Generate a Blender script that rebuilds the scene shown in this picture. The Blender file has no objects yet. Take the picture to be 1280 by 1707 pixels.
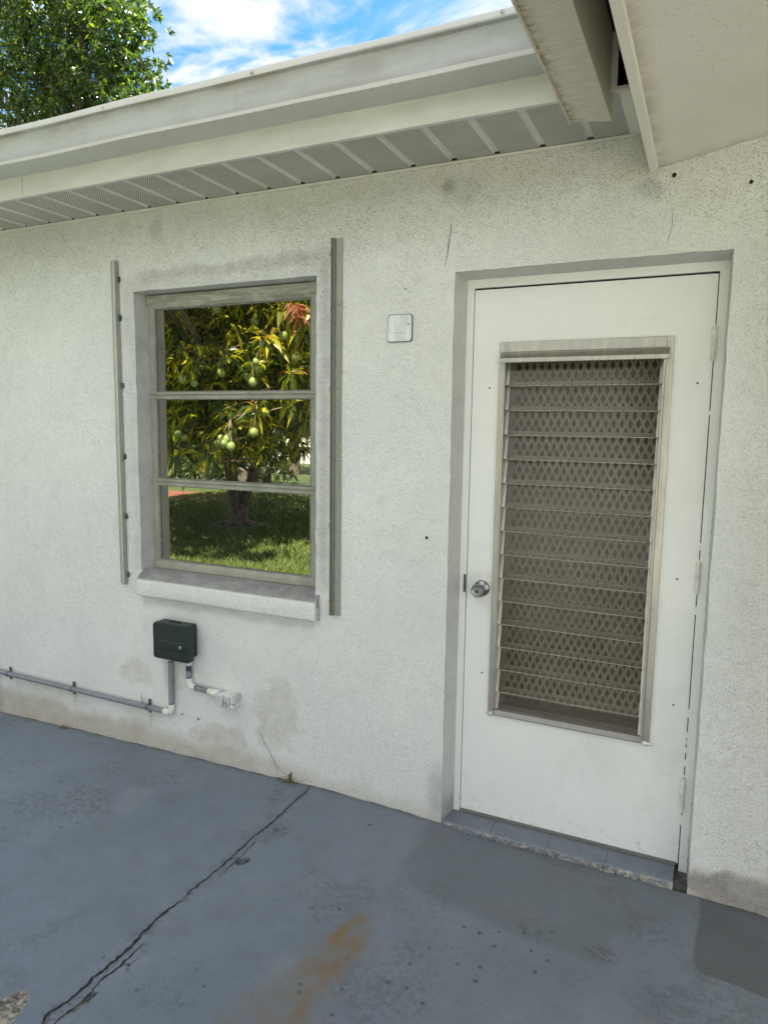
import bpy, math, random
import numpy as np
from mathutils import Matrix, Vector
R = math.radians
rng = np.random.default_rng(7)
random.seed(7)
S = bpy.context.scene
C = S.collection

# ------------------------------------------------------------------ camera
cd = bpy.data.cameras.new('camera')
cam = bpy.data.objects.new('camera', cd); C.objects.link(cam)
fw = Vector((-0.4186371, 0.8999269, -0.12196129)); rt = Vector((0.90587605, 0.42330957, 0.01405646)); up = rt.cross(fw)
mw = Matrix.Identity(4)
for i in range(3):
    mw[i][0] = rt[i]; mw[i][1] = up[i]; mw[i][2] = -fw[i]
mw[0][3], mw[1][3], mw[2][3] = 0.8228742, -2.4285893, 1.5276543
cam.matrix_world = mw
cd.sensor_fit = 'VERTICAL'; cd.sensor_height = 36.0; cd.lens = 1163.015 / 1707 * 36.0
cd.clip_start = 0.05; cd.clip_end = 2000
S.camera = cam

# ------------------------------------------------------------------ light
SUN_EL, SUN_AZ = R(57), R(20)          # azimuth from +y towards +x
sv = Vector((math.sin(SUN_AZ) * math.cos(SUN_EL), math.cos(SUN_AZ) * math.cos(SUN_EL), math.sin(SUN_EL)))
ld = bpy.data.lights.new('sun', 'SUN'); ld.energy = 5.0; ld.angle = R(0.55); ld.color = (1, 0.955, 0.87)
sun = bpy.data.objects.new('sun', ld); C.objects.link(sun)
sun.rotation_euler = sv.to_track_quat('Z', 'Y').to_euler(); sun.location = (0, 0, 20)
S.view_settings.view_transform = 'Standard'; S.view_settings.look = 'None'
S.view_settings.exposure = 2.16; S.view_settings.gamma = 1
S.cycles.max_bounces = 10; S.cycles.transparent_max_bounces = 16; S.cycles.diffuse_bounces = 5
S.cycles.use_denoising = True
S.cycles.sample_clamp_indirect = 6

# ------------------------------------------------------------------ node helper
class G:
    def __init__(s, tree):
        s.t = tree; s.t.nodes.clear()
    def n(s, typ, ins=None, out=0, **props):
        nd = s.t.nodes.new(typ)
        for k, v in props.items(): setattr(nd, k, v)
        for k, v in (ins or {}).items():
            sk = nd.inputs[k]
            if isinstance(v, bpy.types.NodeSocket): s.t.links.new(v, sk)
            elif v is not None:
                if isinstance(v, (tuple, list)) and len(v) == 3 and sk.type == 'RGBA': v = (*v, 1)
                sk.default_value = v
        return nd.outputs[out] if len(nd.outputs) else None
    def m(s, op, a, b=0.0, c=None, clamp=False):
        ins = {0: a, 1: b}
        if c is not None: ins[2] = c
        return s.n('ShaderNodeMath', ins, operation=op, use_clamp=clamp)
    def mix(s, f, a, b, blend='MIX'):
        nd = s.t.nodes.new('ShaderNodeMix'); nd.data_type = 'RGBA'; nd.blend_type = blend
        for idx, v in ((0, f), (6, a), (7, b)):
            sk = nd.inputs[idx]
            if isinstance(v, bpy.types.NodeSocket): s.t.links.new(v, sk)
            else: sk.default_value = (*v, 1) if isinstance(v, (tuple, list)) and len(v) == 3 else v
        return nd.outputs[2]
    def ramp(s, f, lo, hi):
        return s.n('ShaderNodeMapRange', {0: f, 1: lo, 2: hi, 3: 0.0, 4: 1.0}, interpolation_type='SMOOTHSTEP')
    def co(s, scale=(1, 1, 1), kind='Object', rot=(0, 0, 0)):
        tc = s.t.nodes.new('ShaderNodeTexCoord').outputs[kind]
        return s.n('ShaderNodeMapping', {0: tc, 'Scale': scale, 'Rotation': rot})
    def noise(s, scale, detail=3, rough=.55, co=None, dist=0):
        return s.n('ShaderNodeTexNoise', {'Vector': co if co else s.co(), 'Scale': scale, 'Detail': detail, 'Roughness': rough, 'Distortion': dist})
    def vor(s, scale, co=None, out=0, feature='F1', rnd=1.0):
        return s.n('ShaderNodeTexVoronoi', {'Vector': co if co else s.co(), 'Scale': scale, 'Randomness': rnd}, out=out, feature=feature)
    def attr(s, name):
        return s.n('ShaderNodeAttribute', out=2, attribute_name=name)
    def bump(s, h, strength=.5, dist=.005, nrm=None):
        return s.n('ShaderNodeBump', {'Height': h, 'Strength': strength, 'Distance': dist, 'Normal': nrm})
    def pbr(s, col, rough=.6, bump=None, metal=0.0, spec=.5, **k):
        ins = {'Base Color': col, 'Roughness': rough, 'Metallic': metal, 'Specular IOR Level': spec}
        if bump is not None: ins['Normal'] = bump
        ins.update(k)
        return s.n('ShaderNodeBsdfPrincipled', ins)
    def out(s, sh):
        s.n('ShaderNodeOutputMaterial', {0: sh})
MATS = {}
def mat(name):
    def deco(fn):
        m = bpy.data.materials.new(name); m.use_nodes = True
        g = G(m.node_tree); g.out(fn(g)); MATS[name] = m
        return fn
    return deco
def simple(name, col, rough=.6, metal=0.0, var=.08, vscale=9, bscale=0, bstr=.2, spec=.5):
    m = bpy.data.materials.new(name); m.use_nodes = True; g = G(m.node_tree)
    n = g.noise(vscale, 5)
    c = g.mix(g.ramp(n, .3, .7), tuple(x * (1 - var) for x in col), tuple(min(1, x * (1 + var)) for x in col))
    b = g.bump(g.noise(bscale, 3), bstr, .002) if bscale else None
    g.out(g.pbr(c, rough, b, metal, spec)); MATS[name] = m
    return m

# ------------------------------------------------------------------ materials
@mat('stucco')
def _(g):
    co = g.co()
    big = g.noise(1.7, 6, .6, co); mid = g.noise(14, 4, .6, co); fine = g.noise(95, 3, .6, co); grit = g.noise(260, 2, .5, co)
    base = g.mix(g.ramp(big, .3, .72), (.705, .72, .70), (.78, .79, .765))
    base = g.mix(g.m('MULTIPLY', g.ramp(mid, .5, .75), .22), base, (.60, .59, .54))
    gr = g.attr('grime'); gy = g.attr('grey'); pit = g.attr('pits')
    base = g.mix(g.m('MULTIPLY', gr, g.m('ADD', .40, g.m('MULTIPLY', mid, .9)), clamp=True), base, (.42, .36, .275))
    base = g.mix(g.m('MULTIPLY', gy, g.m('ADD', .35, g.m('MULTIPLY', mid, .9)), clamp=True), base, (.27, .27, .275))
    wob = g.n('ShaderNodeVectorMath', {0: co, 1: g.n('ShaderNodeVectorMath', {0: g.n('ShaderNodeTexNoise', {'Vector': co, 'Scale': 120.0, 'Detail': 2.0}, out=1), 'Scale': .007}, operation='SCALE')}, operation='ADD')
    cellr = g.n('ShaderNodeSeparateColor', {0: g.vor(235, wob, out=1)})
    hole = g.m('MULTIPLY', g.m('SUBTRACT', 1.0, g.ramp(g.vor(235, wob), .30, .55)), g.ramp(g.m('ADD', cellr, g.m('MULTIPLY', g.noise(24, 4, .65, co), .9)), .95, 1.25))
    hole2 = g.m('MULTIPLY', hole, g.m('ADD', .015, g.m('MULTIPLY', pit, .52)), clamp=True)
    base = g.mix(hole2, base, (.24, .22, .185))
    spk = g.m('MULTIPLY', g.ramp(grit, .60, .72), g.m('ADD', .10, g.m('MULTIPLY', pit, .35)), clamp=True)
    base = g.mix(spk, base, (.33, .31, .27))
    lump = g.noise(13, 3, .6, co)
    gran = g.m('SUBTRACT', 1.0, g.ramp(g.vor(170, wob), .0, .62))
    h = g.m('ADD', g.m('ADD', g.m('MULTIPLY', gran, .42), g.m('MULTIPLY', lump, 1.2)), g.m('ADD', g.m('MULTIPLY', grit, .55), g.m('MULTIPLY', g.m('SUBTRACT', 1, hole), .5)))
    return g.pbr(base, .85, g.bump(h, .75, .0055), spec=.25)
@mat('plaster_ceiling')
def _(g):
    co = g.co()
    v = g.vor(100, co); n = g.noise(110, 4, .6, co); big = g.noise(2.3, 4, .5, co)
    base = g.mix(g.ramp(big, .3, .7), (.70, .66, .57), (.78, .735, .64))
    base = g.mix(g.m('MULTIPLY', g.attr('grime'), g.ramp(g.noise(12, 4, .6, co), .25, .7)), base, (.42, .35, .29))
    cr = g.n('ShaderNodeSeparateColor', {0: g.vor(100, co, out=1)})
    bl = g.m('MULTIPLY', g.m('SUBTRACT', 1, g.ramp(v, .0, .42)), g.ramp(cr, .45, .9))
    h = g.m('ADD', g.m('MULTIPLY', bl, 1.0), g.m('MULTIPLY', n, .35))
    return g.pbr(base, .62, g.bump(h, .8, .0032), spec=.5)
@mat('door_paint')
def _(g):
    co = g.co(); st = g.noise(7, 4, .6, g.co((14, 1, 1))); hz = g.noise(9, 5, .6, g.co((1, 1, 7)))
    base = g.mix(g.ramp(g.noise(2.5, 5, .6, co), .3, .7), (.77, .785, .765), (.82, .83, .805))
    base = g.mix(g.m('MULTIPLY', g.ramp(hz, .58, .72), .35), base, (.66, .67, .64))
    low = g.ramp(g.n('ShaderNodeSeparateXYZ', {0: co}, out=2), .16, .0)
    base = g.mix(g.m('MULTIPLY', low, g.ramp(g.noise(30, 5, .7, co), .55, .75)), base, (.5, .49, .46))
    hand = g.n('ShaderNodeVectorMath', {0: co, 1: (.055, .105, .92)}, out=1, operation='DISTANCE')
    hg = g.m('MULTIPLY', g.ramp(hand, .11, .03), g.ramp(g.noise(34, 5, .7, co), .35, .65))
    base = g.mix(g.m('MULTIPLY', hg, .38), base, (.42, .40, .35))
    base = g.mix(g.m('MULTIPLY', g.ramp(g.noise(90, 3, .6, co), .69, .75), .5), base, (.45, .42, .36))
    base = g.mix(g.m('MULTIPLY', g.ramp(g.noise(4.5, 6, .7, g.co((1, 1, .5))), .52, .74), .4), base, (.66, .655, .61))
    h = g.m('ADD', g.m('MULTIPLY', g.noise(22, 3, .5, co), 1.0), g.m('ADD', g.m('MULTIPLY', st, .3), g.m('MULTIPLY', g.noise(60, 3, .5, g.co((1, 1, 2.5))), .45)))
    return g.pbr(base, .36, g.bump(h, .22, .004), spec=.5)
@mat('gutter_metal')
def _(g):
    co = g.co(); sx = g.n('ShaderNodeSeparateXYZ', {0: co}, out=2)
    st = g.noise(3, 6, .65, g.co((1.3, 1, 5))); drip = g.noise(26, 5, .7, g.co((1, 1, .10)))
    base = g.mix(g.ramp(st, .35, .75), (.37, .385, .365), (.29, .295, .265))
    base = g.mix(g.m('MULTIPLY', g.ramp(drip, .52, .72), .40), base, (.30, .285, .24))
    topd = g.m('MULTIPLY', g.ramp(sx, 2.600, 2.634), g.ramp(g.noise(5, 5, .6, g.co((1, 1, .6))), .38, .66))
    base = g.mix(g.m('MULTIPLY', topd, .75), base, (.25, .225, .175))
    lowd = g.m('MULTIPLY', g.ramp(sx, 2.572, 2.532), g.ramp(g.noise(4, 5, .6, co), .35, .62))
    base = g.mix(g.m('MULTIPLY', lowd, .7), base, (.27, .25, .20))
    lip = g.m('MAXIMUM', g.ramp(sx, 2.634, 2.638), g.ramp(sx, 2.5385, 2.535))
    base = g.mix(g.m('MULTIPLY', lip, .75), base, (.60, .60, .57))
    spk = g.m('MULTIPLY', g.ramp(g.noise(70, 4, .6, co), .63, .74), .5)
    base = g.mix(spk, base, (.19, .175, .145))
    h = g.noise(4, 3, .5, g.co((1, 1, .7)))
    return g.pbr(base, .5, g.bump(h, .35, .02), spec=.45)
@mat('box_gutter_metal')
def _(g):
    co = g.co(); st = g.noise(20, 5, .65, g.co((1.0, 6, 1), rot=(0, 0, .25)))
    base = g.mix(g.ramp(st, .35, .7), (.60, .555, .46), (.50, .455, .37))
    ax = g.attr('moss')
    base = g.mix(g.m('MULTIPLY', ax, g.ramp(g.noise(28, 6, .75, g.co((1, 1.5, 1))), .40, .60), clamp=True), base, (.17, .16, .07))
    return g.pbr(base, .55, g.bump(g.noise(7, 3), .3, .01), spec=.4)
@mat('fascia_metal')
def _(g):
    co = g.co()
    base = g.mix(g.ramp(g.noise(4, 5, .6, g.co((1, 1, 4))), .35, .7), (.56, .56, .52), (.64, .64, .60))
    base = g.mix(g.m('MULTIPLY', g.ramp(g.noise(18, 5, .7, g.co((1, 1, .3))), .58, .75), .35), base, (.45, .42, .34))
    return g.pbr(base, .5, g.bump(g.noise(5, 2, .5, g.co((1, 1, .5))), .5, .02), spec=.45)
def soffit_mat(name, perf):
    @mat(name)
    def _(g):
        co = g.co()
        base = g.mix(g.ramp(g.noise(5, 5, .6, co), .35, .7), (.60, .59, .54), (.68, .67, .62))
        if not perf: return g.pbr(base, .5, spec=.4)
        k = .0105
        sp = g.t.nodes.new('ShaderNodeSeparateXYZ'); g.t.links.new(co, sp.inputs[0])
        def dots(ox, oy):
            a = g.m('SUBTRACT', g.m('FRACT', g.m('ADD', g.m('DIVIDE', sp.outputs[0], k), 500 + ox)), .5)
            b = g.m('SUBTRACT', g.m('FRACT', g.m('ADD', g.m('DIVIDE', sp.outputs[1], k), 500 + oy)), .5)
            return g.m('SQRT', g.m('ADD', g.m('MULTIPLY', a, a), g.m('MULTIPLY', b, b)))
        d = g.m('MINIMUM', dots(0, 0), dots(.5, .5))
        hole = g.m('SUBTRACT', 1.0, g.ramp(d, .20, .30))
        base = g.mix(hole, base, (.13, .12, .10))
        return g.pbr(base, g.m('ADD', .5, g.m('MULTIPLY', hole, .4)), g.bump(g.m('SUBTRACT', 1, hole), .6, .002), spec=.35)
soffit_mat('soffit_perforated', True); soffit_mat('soffit_plain', False)
@mat('floor_paint')
def _(g):
    co = g.co()
    big = g.noise(1.3, 5, .6, co); mid = g.noise(7, 6, .65, co); fine = g.noise(120, 3, .6, co)
    base = g.mix(g.ramp(big, .3, .7), (.150, .180, .214), (.182, .212, .248))
    base = g.mix(g.m('MULTIPLY', g.ramp(mid, .45, .7), .45), base, (.130, .148, .172))
    base = g.mix(g.m('MULTIPLY', g.ramp(g.noise(3.1, 6, .7, g.co((1, 1, 1), rot=(0, 0, .6))), .50, .70), .45), base, (.235, .255, .275))
    base = g.mix(g.m('MULTIPLY', g.ramp(g.noise(5.3, 6, .7, g.co((1, 1.6, 1), rot=(0, 0, .3))), .55, .72), .5), base, (.165, .158, .160))
    base = g.mix(g.m('MULTIPLY', g.ramp(g.noise(44, 5, .7, co), .52, .68), .22), base, (.10, .11, .125))
    dk = g.attr('dark')
    streak = g.noise(9, 4, .6, g.co((1.0, 9, 1), rot=(0, 0, -.04)))
    base = g.mix(g.m('MULTIPLY', dk, g.m('ADD', .55, g.m('MULTIPLY', streak, .6)), clamp=True), base, (.132, .146, .162))
    base = g.mix(g.attr('wet'), base, (.092, .095, .099))
    # little worn-through spots
    sp = g.m('SUBTRACT', 1, g.ramp(g.m('ADD', g.vor(17, co), g.m('MULTIPLY', g.noise(60, 3, .6, co), .17)), .20, .225))
    spk = g.m('MULTIPLY', sp, g.ramp(g.m('ADD', g.attr('spots'), g.m('MULTIPLY', g.noise(6, 3, .6, co), .5)), .55, .68))
    sp2 = g.m('SUBTRACT', 1, g.ramp(g.m('ADD', g.vor(55, co), g.m('MULTIPLY', g.noise(150, 3, .6, co), .15)), .17, .21))
    spk2 = g.m('MULTIPLY', sp2, g.ramp(g.m('ADD', g.attr('spots'), g.m('MULTIPLY', g.noise(9, 3, .6, co), .5)), .44, .60))
    spots = g.m('MAXIMUM', spk, spk2)
    base = g.mix(g.m('MULTIPLY', spots, .75), base, (.062, .070, .080))
    worn = g.m('MULTIPLY', g.attr('worn'), g.ramp(g.noise(46, 6, .75, co), .47, .54))
    base = g.mix(g.m('MULTIPLY', worn, .8), base, (.085, .088, .09))
    ru = g.attr('rust')
    rm = g.m('MULTIPLY', ru, g.m('ADD', .45, g.m('MULTIPLY', g.ramp(g.noise(24, 6, .7, co), .3, .7), 1.0)), clamp=True)
    base = g.mix(rm, base, g.mix(g.ramp(g.m('ADD', g.m('MULTIPLY', ru, .35), g.m('MULTIPLY', g.noise(16, 5, .65, co), .8)), .42, .80), (.175, .145, .09), (.20, .115, .045)))
    bare = g.attr('bare')
    bc = g.mix(g.ramp(g.noise(55, 5, .7, co), .40, .6), (.10, .085, .065), (.40, .36, .28))
    base = g.mix(bare, base, bc)
    base = g.mix(g.attr('pit'), base, (.035, .03, .025))
    rough = g.m('SUBTRACT', .62, g.m('MULTIPLY', g.attr('wet'), .15))
    h = g.m('ADD', g.m('MULTIPLY', g.noise(30, 4, .6, co), .6), g.m('ADD', g.m('MULTIPLY', fine, .2), g.m('MULTIPLY', spots, -.35)))
    h = g.m('ADD', h, g.m('MULTIPLY', g.m('MULTIPLY', dk, streak), .7))
    return g.pbr(base, rough, g.bump(h, .35, .004), spec=.4)
simple('crack_dark', (.022, .021, .020), .95, var=.3, vscale=60)
simple('concrete', (.34, .31, .25), .9, var=.3, vscale=25, bscale=80, bstr=.8)
@mat('threshold_paint')
def _(g):
    co = g.co(); z = g.n('ShaderNodeSeparateXYZ', {0: co}, out=1)
    base = g.mix(g.ramp(g.noise(12, 5, .6, co), .3, .7), (.15, .175, .21), (.19, .215, .25))
    front = g.ramp(z, .010, -.002)
    xx = g.n('ShaderNodeSeparateXYZ', {0: co}, out=0)
    chip = g.m('MULTIPLY', front, g.ramp(g.m('ADD', g.noise(38, 6, .75, co), g.m('MULTIPLY', g.ramp(xx, .35, .75), .10)), .58, .64))
    base = g.mix(g.m('MULTIPLY', front, .7), base, g.mix(g.ramp(g.noise(50, 5, .7, co), .4, .6), (.13, .14, .15), (.27, .28, .28)))
    base = g.mix(chip, base, g.mix(g.ramp(g.noise(25, 5, .7, co), .42, .58), (.22, .22, .21), (.50, .46, .35)))
    base = g.mix(g.m('MULTIPLY', front, g.ramp(g.vor(70, co), .32, .2)), base, (.05, .05, .05))
    return g.pbr(base, .6, g.bump(g.noise(45, 5, .7, co), .7, .006), spec=.4)
def alu(name, col, rough, tint, metal=.85):
    @mat(name)
    def _(g):
        co = g.co()
        n = g.noise(5, 6, .65, g.co((8, 8, .8))); m = g.noise(35, 5, .7, co)
        base = g.mix(g.ramp(n, .35, .7), col, tint)
        base = g.mix(g.m('MULTIPLY', g.ramp(m, .55, .7), .4), base, tuple(x * .6 for x in col))
        return g.pbr(base, g.m('ADD', rough, g.m('MULTIPLY', m, .2)), g.bump(m, .15, .002), metal=metal)
alu('aluminium', (.42, .41, .385), .32, (.54, .51, .45))
alu('track_aluminium', (.36, .375, .37), .32, (.45, .43, .34), .8)
simple('aluminium_shadow', (.30, .29, .27), .5, metal=.7, vscale=30)
simple('window_paint', (.29, .29, .24), .5, var=.14, vscale=12, bscale=50, bstr=.3)
simple('window_seal', (.20, .20, .18), .6, var=.2, vscale=30)
@mat('header_paint')
def _(g):
    co = g.co((1, 1, 6))
    base = g.mix(g.ramp(g.noise(6, 6, .7, co, .8), .42, .6), (.26, .26, .21), (.42, .41, .35))
    base = g.mix(g.m('MULTIPLY', g.ramp(g.noise(9, 5, .7, g.co((1, 1, 9))), .60, .70), .8), base, (.17, .16, .13))
    return g.pbr(base, .6, g.bump(g.noise(20, 5, .7, co), .6, .006))
@mat('window_glass')
def _(g):
    n = g.bump(g.noise(2.2, 2, .4), .035, .004)
    gl = g.n('ShaderNodeBsdfGlossy', {'Color': (1, .97, .86), 'Roughness': 0.0, 'Normal': n})
    dk = g.n('ShaderNodeBsdfDiffuse', {'Color': (.004, .004, .004)})
    a = g.n('ShaderNodeMixShader', {0: .47, 1: dk, 2: gl})
    dust = g.n('ShaderNodeBsdfDiffuse', {'Color': (.5, .48, .42)})
    z = g.noise(5, 6, .7, g.co((1, 1, .4)))
    return g.n('ShaderNodeMixShader', {0: g.m('MULTIPLY', g.ramp(z, .45, .8), .035), 1: a, 2: dust})
@mat('louver_glass')
def _(g):
    n = g.bump(g.noise(60, 2, .5), .12, .002)
    tr = g.n('ShaderNodeBsdfTransparent', {'Color': (.86, .85, .82)})
    gl = g.n('ShaderNodeBsdfGlossy', {'Color': (1, .93, .80), 'Roughness': .16, 'Normal': n})
    df = g.n('ShaderNodeBsdfDiffuse', {'Color': (.46, .41, .32)})
    a = g.n('ShaderNodeMixShader', {0: g.m('ADD', .025, g.m('MULTIPLY', g.ramp(g.noise(3, 4), .4, .7), .04)), 1: tr, 2: df})
    f = g.m('MULTIPLY', g.n('ShaderNodeFresnel', {'IOR': 1.5}), .6)
    return g.n('ShaderNodeMixShader', {0: f, 1: a, 2: gl})
simple('louver_edge', (.36, .355, .31), .3, var=.1)
simple('mesh_paint', (.38, .35, .29), .5, var=.15, vscale=30)
@mat('curtain')
def _(g):
    co = g.co()
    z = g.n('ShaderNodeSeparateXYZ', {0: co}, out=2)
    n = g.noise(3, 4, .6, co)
    base = g.mix(g.ramp(z, 1.40, 1.22), (.012, .011, .010), (.24, .21, .16))  # pale middle band paints the sunlit reflection seen in the louver glass
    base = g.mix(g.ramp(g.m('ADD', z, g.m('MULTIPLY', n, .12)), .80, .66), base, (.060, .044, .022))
    base = g.mix(g.m('MULTIPLY', g.ramp(g.noise(7, 3, .6, co), .60, .70), .6), base, (.13, .05, .02))
    return g.pbr(base, .9)
simple('white_paint', (.72, .73, .70), .45, var=.06, vscale=14, bscale=30, bstr=.3)
simple('hinge_paint', (.72, .71, .65), .45, var=.15, vscale=40, bscale=60, bstr=.4)
simple('dark_gap', (.02, .018, .015), .9)
simple('knob_metal', (.30, .30, .30), .28, metal=.95, var=.15, vscale=60)
simple('knob_core', (.10, .10, .10), .35, metal=.9)
simple('dark_green_plastic', (.012, .022, .016), .42, var=.15, vscale=20, bscale=140, bstr=.12)
simple('lock_metal', (.30, .32, .30), .3, metal=.9)
simple('conduit_grey', (.20, .215, .235), .5, var=.14, vscale=26, bscale=40, bstr=.15)
simple('fitting_white', (.72, .70, .63), .45, var=.08, vscale=30)
simple('blue_primer', (.03, .04, .10), .4, var=.4, vscale=50)
simple('conduit_gap', (.05, .055, .07), .6)
simple('clamp_steel', (.17, .18, .19), .5, metal=.6, var=.25, vscale=60)
@mat('peeling_box')
def _(g):
    co = g.co()
    base = g.mix(g.ramp(g.noise(25, 5, .6, co), .35, .65), (.50, .51, .51), (.72, .72, .69))
    e = g.vor(34, co, feature='DISTANCE_TO_EDGE')
    fl = g.m('MULTIPLY', g.m('SUBTRACT', 1, g.ramp(g.m('ADD', e, g.m('MULTIPLY', g.noise(90, 4, .7, co), .10)), .06, .10)), g.ramp(g.noise(24, 3, .6, co), .45, .55))
    base = g.mix(fl, base, (.08, .075, .065))
    return g.pbr(base, .75, g.bump(g.noise(70, 5, .7, co), .8, .006))
@mat('cover_plate_paint')
def _(g):
    co = g.co()
    base = g.mix(g.ramp(g.noise(9, 4, .6, g.co((3, 1, 1))), .42, .6), (.60, .63, .65), (.75, .76, .74))
    return g.pbr(base, .45, g.bump(g.noise(30, 3), .3, .003))
simple('caulk', (.09, .09, .085), .9, var=.4, vscale=60)
simple('gutter_screw', (.40, .40, .39), .5, metal=.7)
simple('bark', (.13, .10, .075), .9, var=.4, vscale=14, bscale=30, bstr=1)
simple('twig', (.22, .15, .09), .8, var=.3, vscale=30)
simple('weed_green', (.10, .13, .03), .6, var=.3, vscale=40)
simple('weed_straw', (.30, .23, .10), .8, var=.3, vscale=40)
simple('roof_shingle', (.32, .31, .29), .9, var=.2, vscale=5, bscale=30, bstr=.6)
simple('off_white_render', (.78, .77, .73), .8, var=.05, vscale=2)
simple('bounce_concrete', (.56, .515, .43), .9, var=.12, vscale=2, bscale=40, bstr=.4)
simple('interior', (.25, .23, .2), .9)
simple('mulch', (.22, .085, .045), .95, var=.45, vscale=40, bscale=70, bstr=1)
@mat('lawn_ground')
def _(g):
    co = g.co()
    a = g.noise(.9, 6, .65, co); b = g.noise(30, 5, .7, co)
    base = g.mix(g.ramp(a, .3, .7), (.050, .085, .018), (.085, .125, .028))
    base = g.mix(g.m('MULTIPLY', g.ramp(b, .45, .7), .6), base, (.11, .12, .04))
    base = g.mix(g.m('MULTIPLY', g.ramp(g.noise(3.3, 5, .7, co), .58, .7), .4), base, (.14, .09, .05))
    return g.pbr(base, .9, g.bump(b, 1, .03))
@mat('grass_blades')
def _(g):
    r = g.n('ShaderNodeNewGeometry', out='Random Per Island')
    c = g.mix(r, (.055, .10, .015), (.16, .20, .035))
    return g.pbr(c, .6)
def leaf_mat(name, cols, trans, tw, rough=.35):
    @mat(name)
    def _(g):
        r = g.n('ShaderNodeNewGeometry', out='Random Per Island')
        cr = g.t.nodes.new('ShaderNodeValToRGB'); g.t.links.new(r, cr.inputs[0])
        el = cr.color_ramp.elements
        while len(el) < len(cols): el.new(.5)
        for e, (p, c) in zip(el, cols): e.position = p; e.color = (*c, 1)
        p = g.pbr(cr.outputs[0], rough, spec=.5)
        t = g.n('ShaderNodeBsdfTranslucent', {'Color': g.mix(1.0, cr.outputs[0], trans, 'MULTIPLY')})
        return g.n('ShaderNodeMixShader', {0: tw, 1: p, 2: t})
leaf_mat('mango_leaf', [(0, (.030, .055, .012)), (.40, (.06, .095, .018)), (.66, (.34, .33, .03)), (.96, (.60, .52, .04)), (1, (.34, .12, .06))], (2.4, 2.6, 1.0), .35)
leaf_mat('tree_leaf', [(0, (.016, .034, .012)), (.6, (.032, .058, .016)), (.9, (.07, .10, .022)), (1, (.16, .17, .03))], (3.2, 3.3, 1.0), .34, .25)
leaf_mat('hedge_leaf', [(0, (.015, .028, .010)), (.7, (.03, .05, .015)), (1, (.06, .085, .02))], (2, 2, 1), .25)
leaf_mat('flush_leaf', [(0, (.30, .12, .06)), (1, (.42, .20, .11))], (2, 1.6, 1.2), .3)
simple('mango_skin', (.24, .30, .085), .35, var=.25, vscale=25, bscale=0)

# ------------------------------------------------------------------ world
W = bpy.data.worlds.new('World'); S.world = W; W.use_nodes = True
g = G(W.node_tree)
sky = g.n('ShaderNodeTexSky', sky_type='NISHITA', sun_disc=False, sun_elevation=SUN_EL, sun_rotation=SUN_AZ, air_density=1.0, dust_density=.4, ozone_density=1.6)
dirn = g.t.nodes.new('ShaderNodeTexCoord').outputs['Generated']
sep = g.t.nodes.new('ShaderNodeSeparateXYZ'); g.t.links.new(dirn, sep.inputs[0])
zz = g.m('MAXIMUM', sep.outputs[2], .06)
pl = g.n('ShaderNodeCombineXYZ', {0: g.m('DIVIDE', sep.outputs[0], zz), 1: g.m('DIVIDE', sep.outputs[1], zz), 2: 0.0})
mp = g.n('ShaderNodeMapping', {0: pl, 'Location': (3.1, 1.4, 0), 'Scale': (1.2, 1.8, 1)})
n1 = g.n('ShaderNodeTexNoise', {'Vector': mp, 'Scale': 1.5, 'Detail': 9, 'Roughness': .60, 'Distortion': .5})
cov = g.ramp(n1, .41, .61)
cov = g.m('MULTIPLY', cov, g.ramp(sep.outputs[2], .0, .08))
hs = g.n('ShaderNodeHueSaturation', {'Saturation': 1.4, 'Value': 1.0, 'Color': sky})
cloud = g.mix(g.ramp(n1, .5, .75), (4.0, 4.1, 4.3), (5.2, 5.2, 5.1))
front = g.ramp(g.m('MULTIPLY', sep.outputs[1], -1.0), -.25, .45)      # out-of-view clouds added and brightened as fill for wall and door
cov = g.m('MAXIMUM', cov, g.m('MULTIPLY', front, .8))
cloud = g.mix(front, cloud, (7.2, 7.25, 7.35))
col = g.mix(cov, hs, cloud)
bg = g.n('ShaderNodeBackground', {'Color': col, 'Strength': .06})
g.n('ShaderNodeOutputWorld', {0: bg})

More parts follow.
